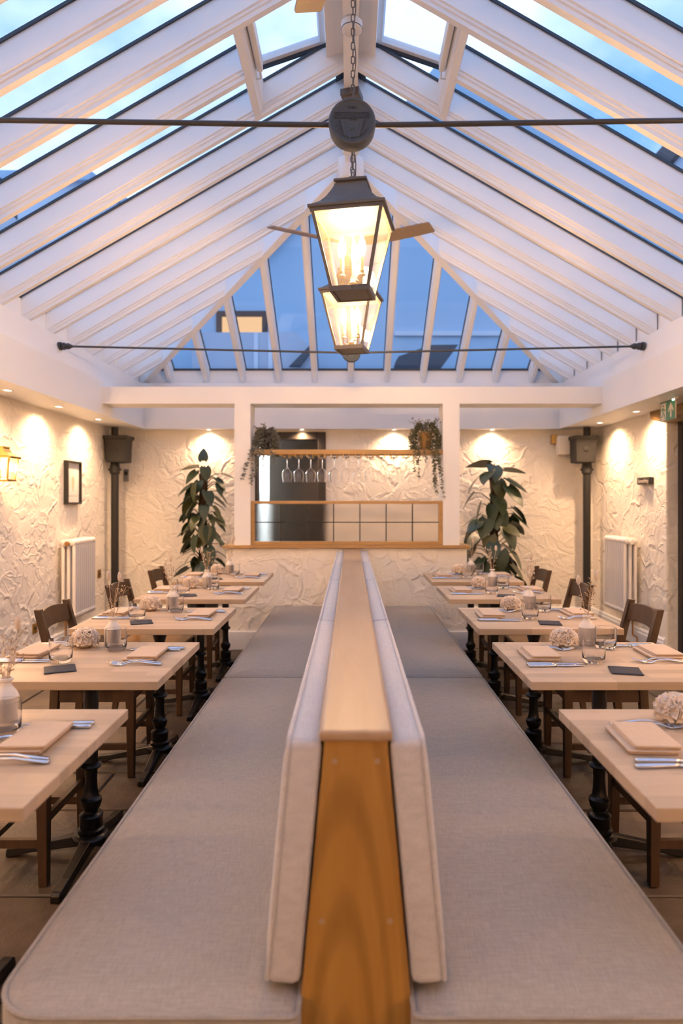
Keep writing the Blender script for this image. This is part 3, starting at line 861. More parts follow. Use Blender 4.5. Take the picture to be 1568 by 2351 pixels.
for s in (-1, 1):
    for i in range(4):
        o = empty('back_cushion', (LX + s*.099, 0, ST+.002)); tag(o, 'pale linen back cushion on the %s side, %s' % ('left' if s < 0 else 'right', nm[i]), 'cushion', 'banquette back cushions')
        hgt = .497; th = .070
        # local: thickness along x outward (s), height up, tilted like the spine
        Mx = Matrix.Rotation(-s*math.atan((.145-.062)/.907), 4, 'Y') @ Matrix(((0, 0, s, 0), (0, 1, 0, 0), (1, 0, 0, 0), (0, 0, 0, 1)))
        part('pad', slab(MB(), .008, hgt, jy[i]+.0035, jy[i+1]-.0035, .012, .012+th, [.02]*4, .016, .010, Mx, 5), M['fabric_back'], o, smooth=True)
        pp = [tuple(Mx @ Vector((x, y, .012+th-.004))) for x, y in rrect(.010, hgt-.002, jy[i]+.0065, jy[i+1]-.0065, [.02]*4, 5)]
        part('piping', MB().ring_tube(pp, .005, 6), M['fabric_back'], o, smooth=True)

# ------------------------------------------------------------------ tables
TT = .76
def make_table():
    r = empty('dining_table')
    part('tabletop', MB().box(-.35, .35, -.325, .325, TT-.03, TT), M['table'], r, bevel=.0025)
    col = [(.050, .05), (.066, .06), (.068, .078), (.060, .088), (.046, .092), (.050, .098), (.050, .106), (.041, .112), (.043, .118), (.043, .152), (.046, .158), (.040, .166), (.026, .170), (.025, .178), (.034, .188), (.039, .205), (.040, .220), (.034, .226), (.028, .232), (.024, .26), (.022, .30), (.024, .335), (.036, .342), (.041, .350), (.036, .358), (.027, .364), (.025, .375), (.026, .50), (.028, .60), (.026, .63), (.036, .665), (.042, .69), (.042, TT-.04)]
    part('column', MB().lathe(col, 18), M['iron'], r, smooth=True)
    part('top_plate', MB().box(-.19, .19, -.03, .03, TT-.042, TT-.03).box(-.03, .03, -.19, .19, TT-.0421, TT-.0301), M['iron'], r)
    for k in range(4):
        ri = []
        for x, zt, zb_, w in ((.02, .085, .045, .026), (.06, .082, .042, .026), (.14, .065, .03, .023), (.24, .042, .016, .021), (.29, .036, .004, .022), (.315, .034, .0, .022), (.325, .024, .002, .018)):
            ri.append([(x, -w, zb_), (x, w, zb_), (x, w*.8, zt), (x, -w*.8, zt)])
        part('foot', MB().loft(ri, True, RZ(k*PI/2)), M['iron'], r, bevel=.004)
    return r
CYS = [1.70, 2.655, 3.61, 4.59, 5.50]
TXL, TXR = -1.01, .966
tn = ['nearest', 'second', 'third', 'fourth', 'farthest']
t0 = make_table()
first = True
for side, tx in (('left', TXL), ('right', TXR)):
    for i, cy in enumerate(CYS):
        t = t0 if first else copy_tree(t0); first = False
        t.location = (tx, cy, 0)
        lab = {0: 'oak dining table on black iron pedestal, %s side, nearest the camera', 4: 'oak dining table on black iron pedestal, %s side, farthest away'}.get(i, 'oak dining table on black iron pedestal, %s side, ' + tn[i] + ' from the camera')
        tag(t, lab % side, 'table', 'oak pedestal tables')

# ------------------------------------------------------------------ chairs (facing +x)
def make_chair():
    r = empty('dining_chair')
    hw = .195
    part('seat', slab(MB(), -.21, .21, -hw-.01, hw+.01, .437, .462, [.03, .03, .03, .03], .008, -.004), M['seat_wood'], r, smooth=True)
    for sy in (-1, 1):
        y0 = sy*(hw-.018); 
        # front leg, tapering
        part('leg', MB().loft([[(.185+a*.016, y0+b*.016, 0) for a, b in ((-1,-1),(1,-1),(1,1),(-1,1))], [(.182+a*.022, y0+b*.022, .437) for a, b in ((-1,-1),(1,-1),(1,1),(-1,1))]]), M['dark_wood'], r, bevel=.003)
        # back leg running up into the upright
        ri = []
        for x, z, d in ((-.235, 0, .016), (-.20, .25, .020), (-.19, .44, .022), (-.21, .58, .021), (-.275, .835, .017)):
            ri.append([(x-d, y0-.017, z), (x+d, y0-.017, z), (x+d, y0+.017, z), (x-d, y0+.017, z)])
        part('leg', MB().loft(ri), M['dark_wood'], r, bevel=.003)
        part('apron', MB().box(-.17, .165, y0-.010, y0+.010, .375, .437), M['dark_wood'], r)
        part('stretcher', MB().box(-.195, .175, y0-.010, y0+.010, .135, .165), M['dark_wood'], r)
    part('apron', MB().box(.172, .192, -hw+.03, hw-.03, .375, .437), M['dark_wood'], r)
    part('apron', MB().box(-.20, -.18, -hw+.03, hw-.03, .375, .437), M['dark_wood'], r)
    part('stretcher', MB().box(-.03, -.008, -hw+.028, hw-.028, .138, .162), M['dark_wood'], r)
    part('stretcher', MB().box(.176, .194, -hw+.03, hw-.03, .215, .245), M['dark_wood'], r)
    # curved top rail
    ri = []
    for k in range(9):
        u = -1 + k/4; yy = u*(hw-.034); b = -.022*(1-u*u); top = .815 + .012*(1-u*u); bot = .722 + .010*(1-u*u)
        ri.append([(-.251+b-.010, yy, bot), (-.251+b+.010, yy, bot), (-.268+b+.008, yy, top), (-.268+b-.010, yy, top)])
    part('top_rail', MB().loft(ri), M['dark_wood'], r, bevel=.003)
    return r
c0 = make_chair(); first = True
for side, sx in (('left', -1), ('right', 1)):
    for i in range(1, 5):
        c = c0 if first else copy_tree(c0); first = False
        c.location = (sx*1.285 if sx < 0 else 1.265, CYS[i]-.03, 0); c.rotation_euler = (0, 0, (0 if sx < 0 else PI) + R(rs.uniform(-2, 2)))
        lab = 'dark wooden dining chair at the %s table of the %s row' % (tn[i], side)
        tag(c, lab, 'chair', 'dark wooden dining chairs')

# ------------------------------------------------------------------ tableware prototypes
def flat_loft(secs):
    # x, half width, z centre, half thickness
    return [[(x, -w, z-h), (x, w, z-h), (x, w*.9, z+h), (x, -w*.9, z+h)] for x, w, z, h in secs]
def fork_mesh():
    mb = MB()
    mb.loft(flat_loft([(-.100, .008, .004, .002), (-.095, .0095, .004, .0022), (-.06, .0075, .008, .0022), (-.02, .0045, .013, .002), (.015, .0032, .012, .002), (.035, .0045, .006, .0018), (.045, .010, .003, .0014), (.056, .0115, .003, .0012)]))
    for k in range(4):
        yy = -.0095 + k*.00633
        mb.loft([[(x, yy-w, z-.001), (x, yy+w, z-.001), (x, yy+w, z+.001), (x, yy-w, z+.001)] for x, w, z in ((.055, .002, .003), (.075, .0018, .006), (.098, .001, .013))])
    return mb.mesh('fork', M['steel'], True)
def knife_mesh():
    mb = MB()
    mb.loft(flat_loft([(-.112, .006, .0045, .003), (-.108, .0085, .005, .0042), (-.07, .0085, .005, .0042), (-.02, .0065, .005, .0036), (-.008, .0068, .005, .0036)]))
    mb.loft([[(x, y0, .0035), (x, y1, .0035), (x, y1, .0062), (x, y0, .0052)] for x, y0, y1 in ((-.008, -.006, .006), (.01, -.009, .007), (.06, -.0095, .007), (.09, -.006, .007), (.112, .003, .006))])
    return mb.mesh('knife', M['steel'], True)
FORK, KNIFE = fork_mesh(), knife_mesh()
def napkin_mesh():
    mb = MB()
    z = .0006
    for x0, x1, y0, y1, t in ((-.066, .054, -.096, .096, .0055), (-.068, .055, -.098, .097, .0055), (-.052, .062, -.092, .094, .0052), (-.050, .063, -.094, .093, .0060)):
        slab(mb, x0, x1, y0, y1, z, z+t, [.007]*4, .0028, .0012 if t > .0065 else 0, n=4); z += t - .0004
    return mb.mesh('napkin', M['napkin'], True)
NAP = napkin_mesh()
NAP.set_sharp_from_angle(angle=R(50))
def slate_mesh():
    mb = MB(); rr = random.Random(5); top = []; bot = []
    for a, b in ((-1,-1),(1,-1),(1,1),(-1,1)):
        pass
    N_ = 6; pts = []
    for (ax, ay), (bx, by) in (((-1,-1),(1,-1)), ((1,-1),(1,1)), ((1,1),(-1,1)), ((-1,1),(-1,-1))):
        for k in range(N_): pts.append((ax+(bx-ax)*k/N_, ay+(by-ay)*k/N_))
    h = .0535
    bot = [(x*h+rr.uniform(-.0012,.0012), y*h+rr.uniform(-.0012,.0012), 0.0006) for x, y in pts]
    mid = [(x*h+rr.uniform(-.0015,.0015), y*h+rr.uniform(-.0015,.0015), .003) for x, y in pts]
    top = [(x*(h-.003)+rr.uniform(-.001,.001), y*(h-.003)+rr.uniform(-.001,.001), .0055) for x, y in pts]
    mb.loft([bot, mid, top]); return mb.mesh('slate', M['slate'])
SLATE = slate_mesh()
def tumbler():
    return part('tumbler', MB().lathe([(.002, .0010), (.030, .0008), (.037, .0022), (.0405, .010), (.0425, .022), (.0434, .05), (.0428, .0885), (.0420, .0892), (.0412, .0885), (.0416, .05), (.0405, .022), (.0370, .0165), (.02, .0140), (.002, .0135)], 36), M['glass_solid'], smooth=True)
def coral_mesh():
    mb = MB(); rr = random.Random(11)
    mb.lathe([(.022, .0), (.03, .006), (.046, .022), (.05, .034), (.04, .05), (.018, .058)], 14)
    dirs = []
    for th, n in ((6, 1), (30, 5), (54, 8), (76, 10), (96, 10)):
        for k in range(n):
            dirs.append((R(th), 2*PI*k/n + rr.uniform(-.15, .15) + th))
    for th, ph in dirs:
        d = Vector((math.sin(th)*math.cos(ph), math.sin(th)*math.sin(ph), math.cos(th)))
        u = d.cross(Vector((0, 0, 1)));
        u = u.normalized() if u.length > .05 else Vector((1, 0, 0)); w = u.cross(d).normalized()
        c = Vector((0, 0, .034)); n = 10; tw = rr.uniform(0, 6)
        rings = []
        for rad, sp, wob in ((.024, .005, 0), (.042, .010, .2), (.056, .0185, .45)):
            ring = []
            for j in range(n):
                a = 2*PI*j/n
                q = sp*(1 + wob*math.cos(3*a + tw)); h = rad*(1 + .07*wob*math.sin(2*a+tw))
                p = c + Vector((d.x*h, d.y*h, d.z*h*.82)) + u*(q*math.cos(a)) + w*(q*math.sin(a)*.9)
                ring.append((p.x, p.y, max(p.z, .002)))
            rings.append(ring)
        rings.append([tuple(Vector(p)*.985 + Vector((0, 0, .034))*.015 - (Vector(p) - (c + Vector((d.x, d.y, d.z*.82))*.055))*.12) for p in rings[-1]])
        rings.append([tuple((c + Vector((d.x, d.y, d.z*.82))*.036) + (Vector(p) - (c + Vector((d.x, d.y, d.z*.82))*.055))*.35) for p in rings[2]])
        mb.loft(rings, True)
    return mb.mesh('coral', M['coral'], True)
CORAL = coral_mesh()
def vase_proto():
    r = empty('bud_vase')
    part('body', MB().lathe([(.028, .0), (.034, .003), (.0345, .07), (.034, .076)], 20), M['stone_matte'], r, smooth=True)
    part('shoulder', MB().lathe([(.034, .076), (.030, .086), (.018, .102), (.0145, .108), (.0145, .116), (.019, .120), (.019, .126), (.015, .128), (.011, .122), (.010, .10)], 20, cap=False), M['ceramic'], r, smooth=True)
    return r
VASE = vase_proto(); VASE.location = (50, 50, 0)
TUM = tumbler(); TUM.location = (50, 50, 0)
rr = random.Random(21)
def stem_mesh(kind, seed):
    rr = random.Random(seed); mb = MB()
    lean = rr.uniform(.02, .06); ph = rr.uniform(0, 2*PI); hgt = rr.uniform(.20, .27)
    def P(t): return (lean*t*t*math.cos(ph), lean*t*t*math.sin(ph), .02 + hgt*t)
    mb.tube([P(t/8) for t in range(9)], .0011, 5)
    if kind == 'spray':
        for k in range(9):
            b = Vector(P(.45 + .06*k)); a = rr.uniform(0, 2*PI); l = rr.uniform(.015, .035)
            e = b + Vector((l*math.cos(a), l*math.sin(a), rr.uniform(.01, .03)))
            mb.tube([b, e], .0006, 4)
            for q in range(3): mb.ball(tuple(e + Vector((rr.uniform(-.007,.007), rr.uniform(-.007,.007), rr.uniform(-.004,.008)))), .0030, None, 6, 4)
    elif kind == 'tail':
        a = Vector(P(1)); mb.ball(tuple(a + Vector((0, 0, .012))), (.009, .009, .022), None, 8, 7)
    else:
        for k in range(8):
            b = Vector(P(.6 + .05*k)); a = rr.uniform(0, 2*PI)
            e = b + Vector((.014*math.cos(a), .014*math.sin(a), rr.uniform(.004, .014)))
            mb.tube([b, e], .0006, 4); mb.ball(tuple(e), (.004, .004, .009), None, 6, 5)
    return mb.mesh('dried_stem', M['seedhead'] if kind != 'spray' else M['dried'], True)
STEMS = {k: [stem_mesh(k, 10*i + j) for j in range(4)] for i, k in enumerate(('spray', 'tail', 'oat'))}

def put(name, me, loc, rz, label, cat, group):
    o = link(name, me, None, loc, (0, 0, rz)); return tag(o, label, cat, group)
EPS = .0006
def dress(side, i):
    tx = TXL if side == 'left' else TXR
    cy = CYS[i]; s = 1 if side == 'left' else -1    # s: direction towards the bench
    tw = '%s %s table' % (tn[i], side)
    j = lambda a=.006: rr.uniform(-a, a)
    z = TT + EPS
    near_only = (i == 0)
    # layout in metres from the table centre
    if side == 'left':
        Lm = dict(coaster=(-.05, -.165), glassA=(-.10, -.05), coral=(-.11, .225), vase=(-.002, .235), glassB=(.045, .165), napB=(.205, .05), fkB=(.195, -.085), knB=(.20, .165), napW=(-.265, .10), fkW=(-.225, .245), knW=(-.235, -.04))
    else:
        Lm = dict(coaster=(.03, -.19), glassA=(-.035, -.05), coral=(-.065, .225), vase=(.045, .268), glassB=(.102, .195), napB=(-.22, .05), fkB=(-.150, .165), knB=(-.195, -.105), napW=(.265, .09), fkW=(.215, -.05), knW=(.215, .235))
    def at(k): return (tx + Lm[k][0] + j(), cy + Lm[k][1] + j(), z)
    far = i == 4
    # bench-side setting
    put('napkin', NAP, at('napB'), R(rr.uniform(-4, 4)) + (0 if side == 'left' else PI*0), 'folded sand napkin on the bench side of the %s' % tw, 'napkin', 'folded napkins')
    settings = [('B', 'bench')] + ([] if near_only else [('W', 'wall')])
    if not near_only:
        put('napkin', NAP, at('napW'), R(rr.uniform(-4, 4)), 'folded sand napkin on the wall side of the %s' % tw, 'napkin', 'folded napkins')
    for q, nm_ in settings:
        # tines and blades point to the table centre
        towards_centre = PI if (side == 'left') == (q == 'B') else 0
        for kk, me, nm2 in (('fk', FORK, 'fork'), ('kn', KNIFE, 'knife')):
            for n_, off in (('nearer', -.010), ('farther', .014)):
                x, y, zz = at(kk + q)
                put(nm2, me, (x + j(.008), cy + Lm[kk+q][1] + off*1.1, zz), towards_centre + R(rr.uniform(-3, 3)), '%s of two steel %ss, %s side of the %s' % (n_, nm2, nm_, tw), nm2, 'table %s' % {'fork': 'forks', 'knife': 'knives'}[nm2])
    def thing(proto, key, label, cat, grp):
        o = copy_tree(proto); o.location = at(key); tag(o, label, cat, grp); return o
    if not near_only:
        thing(TUM, 'glassA', 'clear tumbler near the slate coaster on the %s' % tw, 'glass', 'water tumblers')
        put('slate_coaster', SLATE, at('coaster'), R(20 if side == 'left' else -12) + j(.1), 'square black slate coaster on the %s' % tw, 'coaster', 'slate coasters')
    if not (near_only and side == 'right'):
        o = thing(TUM, 'glassB', 'clear tumbler beside the bud vase on the %s' % tw, 'glass', 'water tumblers')
        v = thing(VASE, 'vase', 'cream stoneware bud vase of dried stems on the %s' % tw, 'vase', 'bud vases')
        if near_only:
            o.location = (-.915, 1.80, z); v.location = (-.955, 1.89, z)
        v.rotation_euler = (0, 0, rr.uniform(0, 6))
        kinds = rr.choice([['spray', 'spray', 'tail', 'oat'], ['spray', 'tail', 'tail', 'spray'], ['oat', 'spray', 'oat', 'tail'], ['spray', 'spray', 'oat', 'tail', 'spray']])
        if near_only: kinds = ['spray', 'spray', 'spray', 'tail', 'oat']
        for kd in kinds:
            link('dried_stem', rr.choice(STEMS[kd]), v, (0, 0, 0), (0, 0, rr.uniform(0, 6.28)))
    if not (near_only and side == 'left'):
        c = put('candle_holder', CORAL, at('coral'), rr.uniform(0, 6), 'ruffled coral-like ceramic holder on the %s' % tw, 'candle holder', 'ruffled ceramic holders')
        if near_only: c.location = (.905, 1.90, z)
for side in ('left', 'right'):
    for i in range(5): dress(side, i)
for p in (VASE, TUM):
    for c in list(p.children): bpy.data.objects.remove(c)
    bpy.data.objects.remove(p)

# ------------------------------------------------------------------ wall fittings
# brass wall lantern
wlm = empty('wall_lantern', (XL, 5.08, 1.53)); tag(wlm, 'brass wall lantern with glass sides on the left wall', 'wall lamp')
part('backplate', MB().box(0, .012, -.06, .06, -.02, .30), M['brass'], wlm, bevel=.003)
for sy in (-1, 1):
    part('corner_bar', MB().loft([[(.135+a*.005, sy*.055+b*.005, 0) for a, b in ((-1,-1),(1,-1),(1,1),(-1,1))], [(.155+a*.005, sy*.07+b*.005, .16) for a, b in ((-1,-1),(1,-1),(1,1),(-1,1))]]), M['brass'], wlm)
    part('corner_bar', MB().box(.012, .022, sy*.065-.005, sy*.065+.005, 0, .16), M['brass'], wlm)
    part('glass_panel', MB().loft([[(.02, sy*.058, .006), (.135, sy*.055, .006), (.135, sy*.058, .006), (.02, sy*.061, .006)], [(.02, sy*.066, .16), (.153, sy*.068, .16), (.153, sy*.071, .16), (.02, sy*.069, .16)]]), M['lampglass'], wlm)
part('glass_panel', MB().loft([[(.134, -.05, .006), (.137, -.05, .006), (.137, .05, .006), (.134, .05, .006)], [(.153, -.066, .16), (.156, -.066, .16), (.156, .066, .16), (.153, .066, .16)]]), M['lampglass'], wlm)
part('bottom_tray', MB().box(0, .145, -.065, .065, -.012, .004), M['brass'], wlm, bevel=.003)
part('roof', MB().loft([[(0, -w, z), (d, -w, z), (d, w, z), (0, w, z)] for w, d, z in ((.082, .170, .158), (.084, .173, .172), (.07, .15, .18), (.055, .115, .205), (.048, .10, .235), (.052, .105, .237), (.052, .105, .248))]), M['brass'], wlm)
part('candle_sleeve', MB().lathe([(.02, .004), (.01, .01), (.01, .075)], 10, T(.07, 0, 0)), M['candle'], wlm, smooth=True)
part('bulb', MB().lathe([(.004, .075), (.013, .092), (.015, .108), (.004, .14)], 10, T(.07, 0, 0)), M['bulb'], wlm, smooth=True)
l = bpy.data.lights.new('wall_lantern_glow', 'POINT'); l.energy = 9; l.color = WARM; l.shadow_soft_size = .03
lo = bpy.data.objects.new('wall_lantern_glow', l); C.objects.link(lo); lo.parent = wlm; l.energy = 14; lo.location = (.09, 0, .105)
# unseen copies added beside and behind the viewer to light the bench end
for (x_, y_, rz_, lab_, e_) in ((XL, -.7, 0, 'brass wall lantern on the left wall behind the viewer', 58), (XR, -.7, PI, 'brass wall lantern on the right wall behind the viewer', 62), (XL, 2.2, 0, 'brass wall lantern on the left wall by the nearest table', 14), (XR, 2.2, PI, 'brass wall lantern on the right wall by the nearest table', 14)):
    w2 = copy_tree(wlm); w2.location = (x_, y_, 1.53); w2.rotation_euler = (0, 0, rz_); tag(w2, lab_, 'wall lamp', 'brass wall lanterns')
    for ch in w2.children:
        if ch.type == 'LIGHT': ch.data = ch.data.copy(); ch.data.energy = e_
wlm['group'] = 'brass wall lanterns'
# framed print
pf = empty('framed_print', (XL, 6.50, 1.545)); tag(pf, 'small black framed print of a pale shell', 'picture')
PW, PH = .165, .205
fr = MB(); fr.box(0, .04, -PW, PW, PH-.018, PH); fr.box(0, .04, -PW, PW, -PH, -PH+.018); fr.box(0, .04, -PW, -PW+.018, -PH+.018, PH-.018); fr.box(0, .04, PW-.018, PW, -PH+.018, PH-.018)
part('frame', fr, M['black'], pf)
part('mount', MB().box(.01, .018, -PW+.018, PW-.018, -PH+.018, PH-.018), M['paper'], pf)
part('sheet', MB().box(.018, .0195, -.10, .10, -.125, .135), M['paper'], pf)
part('shell_print', MB().prism([(-.035, .035), (-.025, .055), (0, .06), (.03, .052), (.038, .02), (.025, -.03), (.005, -.085), (-.01, -.07), (-.028, -.02)], 'x', .0195, .0202), M['print'], pf)
# radiators
def radiator(xw, sgn, y0, n, label, copper):
    r = empty('radiator', (xw, y0, 0)); tag(r, label, 'radiator', 'white column radiators')
    p = .047
    sec = MB()
    for k in range(3):
        xx = sgn*(.055 + .05*k)
        sec.tube([(xx, 0, .34), (xx, 0, .985)], .0155, 10)
    for z0, z1 in ((.305, .36), (.965, 1.02)):
        sec.loft([[(sgn*(.105 + a), b, z) for a, b in rrect(-.067+i_, .067-i_, -.0215+i_*.4, .0215-i_*.4, [.018]*4, 4)] for z, i_ in ((z0, .012), (z0+.012, 0), (z1-.012, 0), (z1, .012))])
    sme = sec.mesh('section', M['radiator'], True); sme.set_sharp_from_angle(angle=R(50))
    for k in range(n):
        link('section', sme, r, (0, p*(k+.5), 0))
    near = -.012
    part('plug', MB().lathe([(.022, -.012), (.022, .02)], 12, T(sgn*.105, near+.01, .985) @ RX(PI/2)), M['copper'] if copper else M['radiator'], r, smooth=True)
    part('foot_bracket', MB().box(min(sgn*.0, sgn*.06), max(sgn*.0, sgn*.06), p*2, p*2+.02, .32, .34).box(min(0, sgn*.06), max(0, sgn*.06), p*8, p*8+.02, .32, .34), M['radiator'], r)
    v = part('valve', MB().lathe([(.012, -.03), (.016, -.02), (.016, .03), (.022, .04), (.022, .065), (.012, .07)], 12, T(sgn*.105, -.04, .33)), M['copper'], r, smooth=True)
    part('supply_pipe', MB().tube([(sgn*.105, 0, .33), (sgn*.105, -.04, .33), (sgn*.105, -.04, .14), (sgn*.105, -.045, .12), (sgn*.09, -.10, .11), (sgn*.09, -.105, .0)], .0085, 8), M['copper'], r, smooth=True)
radiator(XL, 1, 6.17, 11, 'white column radiator on the left wall', True)
radiator(XR, -1, 6.42, 11, 'white column radiator on the right wall', False)
# rainwater hoppers and downpipes in the corners
def downpipe(x, y, label, s):
    r = empty('downpipe', (x, y, 0)); tag(r, label, 'downpipe', 'black corner downpipes')
    part('pipe', MB().lathe([(.052, .0), (.052, .03), (.041, .04), (.041, 1.66)], 18), M['pipe'], r, smooth=True)
    part('collar', MB().lathe([(.041, 1.66), (.055, 1.675), (.055, 1.75), (.049, 1.76), (.049, 1.785)], 18), M['pipe'], r, smooth=True)
    part('hopper', MB().sq([(.05, 1.78), (.105, 1.79), (.105, 1.80), (.113, 2.03), (.13, 2.045), (.13, 2.075), (.06, 2.08)], T(s*.05, -.02, 0)), M['pipe'], r, bevel=.006)
    part('neck', MB().lathe([(.038, 2.07), (.038, SOF+.02)], 14), M['pipe'], r, smooth=True)
    part('bracket', MB().box(-.065, .065, -.02, .02, 1.70, 1.725), M['pipe'], r)
    part('badge', MB().lathe([(.03, 0), (.03, .006), (.018, .01)], 14, T(s*.05, -.13, 1.93) @ RX(PI/2)), M['pipe'], r, smooth=True)
downpipe(-2.575, 7.45, 'black downpipe with hopper head in the left back corner', 1)
downpipe(2.585, 7.48, 'black downpipe with hopper head in the right back corner', -1)
# speaker
sp = empty('loudspeaker', (2.365, YB, 1.995)); tag(sp, 'small cream loudspeaker high on the back wall', 'speaker')
part('cabinet', MB().loft([[(-.065+i, -.20+i, z) , (.065-i, -.20+i, z), (.055-i, -.06, z), (-.055+i, -.06, z)] for z, i in ((-.11, .008), (-.10, 0), (.09, 0), (.10, .008))]), M['speaker'], sp, bevel=.008)
part('grille', MB().box(-.055, .055, -.2035, -.1995, -.09, .08), M['speaker'], sp, bevel=.002)
part('bracket', MB().box(-.10, -.04, -.065, 0, .02, .12), M['brass'], sp)
# plaque
pq = empty('wall_plaque', (XR, 6.30, 1.557)); tag(pq, 'small dark plaque with pale script on the right wall', 'sign')
part('plate', MB().box(-.045, -.004, -.135, .135, -.033, .033), M['black'], pq, bevel=.006)
part('fixing', MB().box(-.006, .0, -.02, .02, -.02, .02), M['steel'], pq)
me = text_mesh('Something', .052, .0005, M['sign_white']); link('lettering', me, pq, (-.0458, .0, -.002), (PI/2, 0, -PI/2))
# exit sign
ex = empty('exit_sign', (2.50, 5.38, SOF)); tag(ex, 'green exit sign hanging from the right soffit', 'exit sign')
part('housing', MB().box(-.02, .02, -.13, .13, -.012, .0), M['fan_white'], ex)
part('panel', MB().box(-.004, .004, -.125, .125, -.165, -.012), M['sign_green'], ex)
part('edge', MB().box(-.0045, .0045, -.128, -.125, -.165, -.012), M['sign_white'], ex)
part('pictogram_field', MB().box(-.0052, -.004, .028, .115, -.160, -.022), M['sign_white'], ex)
# local picture axis: u to the right as seen from the room = -y
def pic(poly, x0=-.0062, x1=-.0052): return MB().prism([(-u, w) for u, w in poly], 'x', x0, x1)
man = MB()
man.prism([(.072+.010*math.cos(2*PI*k/10), -.045+.010*math.sin(2*PI*k/10)) for k in range(10)], 'x', -.0062, -.0052)
man.prism([(.065, -.06), (.085, -.062), (.082, -.10), (.068, -.10)], 'x', -.0062, -.0052)
man.prism([(.082, -.063), (.108, -.075), (.106, -.083), (.08, -.074)], 'x', -.0062, -.0052)
man.prism([(.066, -.063), (.045, -.08), (.038, -.072), (.034, -.078), (.046, -.09), (.068, -.074)], 'x', -.0062, -.0052)
man.prism([(.082, -.098), (.09, -.125), (.112, -.130), (.112, -.138), (.082, -.132), (.072, -.1)], 'x', -.0062, -.0052)
man.prism([(.076, -.1), (.055, -.125), (.04, -.155), (.032, -.15), (.047, -.12), (.066, -.098)], 'x', -.0062, -.0052)
part('running_figure', man, M['sign_green'], ex)
part('arrow', MB().prism([(-.055, -.03), (-.10, -.085), (-.098, -.105), (-.066, -.078), (-.068, -.145), (-.042, -.145), (-.044, -.078), (-.012, -.105), (-.010, -.085)], 'x', -.0055, -.004), M['sign_white'], ex)
part('indicator', MB().box(-.008, .0, -.115, -.085, -.022, -.012), M['led'], ex)
# switch plates and sockets
def plate(loc, nrm, matl, label, sz=(.043, .043)):
    o = empty('wall_socket', loc); tag(o, label, 'socket', 'wall sockets')
    Mx = {'x+': RY(PI/2), 'x-': RY(-PI/2), 'y-': RX(PI/2)}[nrm]
    part('plate', MB().box(-sz[0], sz[0], -sz[1], sz[1], 0, .009, Mx), matl, o, bevel=.003)
    part('switch', MB().box(-.012, .012, -.008, .008, .009, .013, Mx), M['black'], o)
plate((XL, 5.75, .30), 'x+', M['brass'], 'brass wall socket behind the third left chair')
plate((XL, 7.22, .60), 'x+', M['brass'], 'small brass plate beside the left radiator')
cb = empty('wall_controller', (-2.545, YB, 1.66)); tag(cb, 'small grey controller on the back wall by the left downpipe', 'controller')
part('case', MB().box(-.03, .03, -.025, 0, -.07, .07), M['grey_plastic'], cb, bevel=.004)
part('display', MB().box(-.018, .018, -.027, -.025, .0, .045), M['black'], cb)

# ------------------------------------------------------------------ climbing plants
def leaf_mesh(seed):
    rr = random.Random(seed); vs = []; fs = []
    na, nl = 5, 8; droop = rr.uniform(.10, .28); fold = rr.uniform(.04, .16); tw = rr.uniform(-.15, .15)
    for i in range(nl):
        t = i/(nl-1)
        w = .385*(math.sin(PI*min(1, (t*.94+.06))**.62))**.85 if t < 1 else 0.002
        for j in range(na):
            a = -1 + 2*j/(na-1)
            y = t - .16*abs(a)**1.3*(1-t)**2.5
            x = a*w + tw*t*t*.3
            z = -droop*t*t + fold*abs(a)*w - .10*(a*a)*w
            vs.append((x, y, z))
    for i in range(nl-1):
        for j in range(na-1):
            fs.append((i*na+j, i*na+j+1, (i+1)*na+j+1, (i+1)*na+j))
    n = len(vs)
    vs2 = vs + [(x, y, z-.012) for x, y, z in vs]
    fs2 = fs + [tuple(reversed([q+n for q in f])) for f in fs]
    # rim
    edge = [j for j in range(na)] + [i*na+na-1 for i in range(1, nl)] + [(nl-1)*na+j for j in range(na-2, -1, -1)] + [i*na for i in range(nl-2, 0, -1)]
    for a, b in zip(edge, edge[1:]+edge[:1]): fs2.append((b, a, a+n, b+n))
    mb = MB().add(vs2, fs2)
    me = mb.mesh('leaf', M['leaf'], True); me.set_sharp_from_angle(angle=R(60)); return me
LEAVES = [leaf_mesh(i) for i in range(6)]
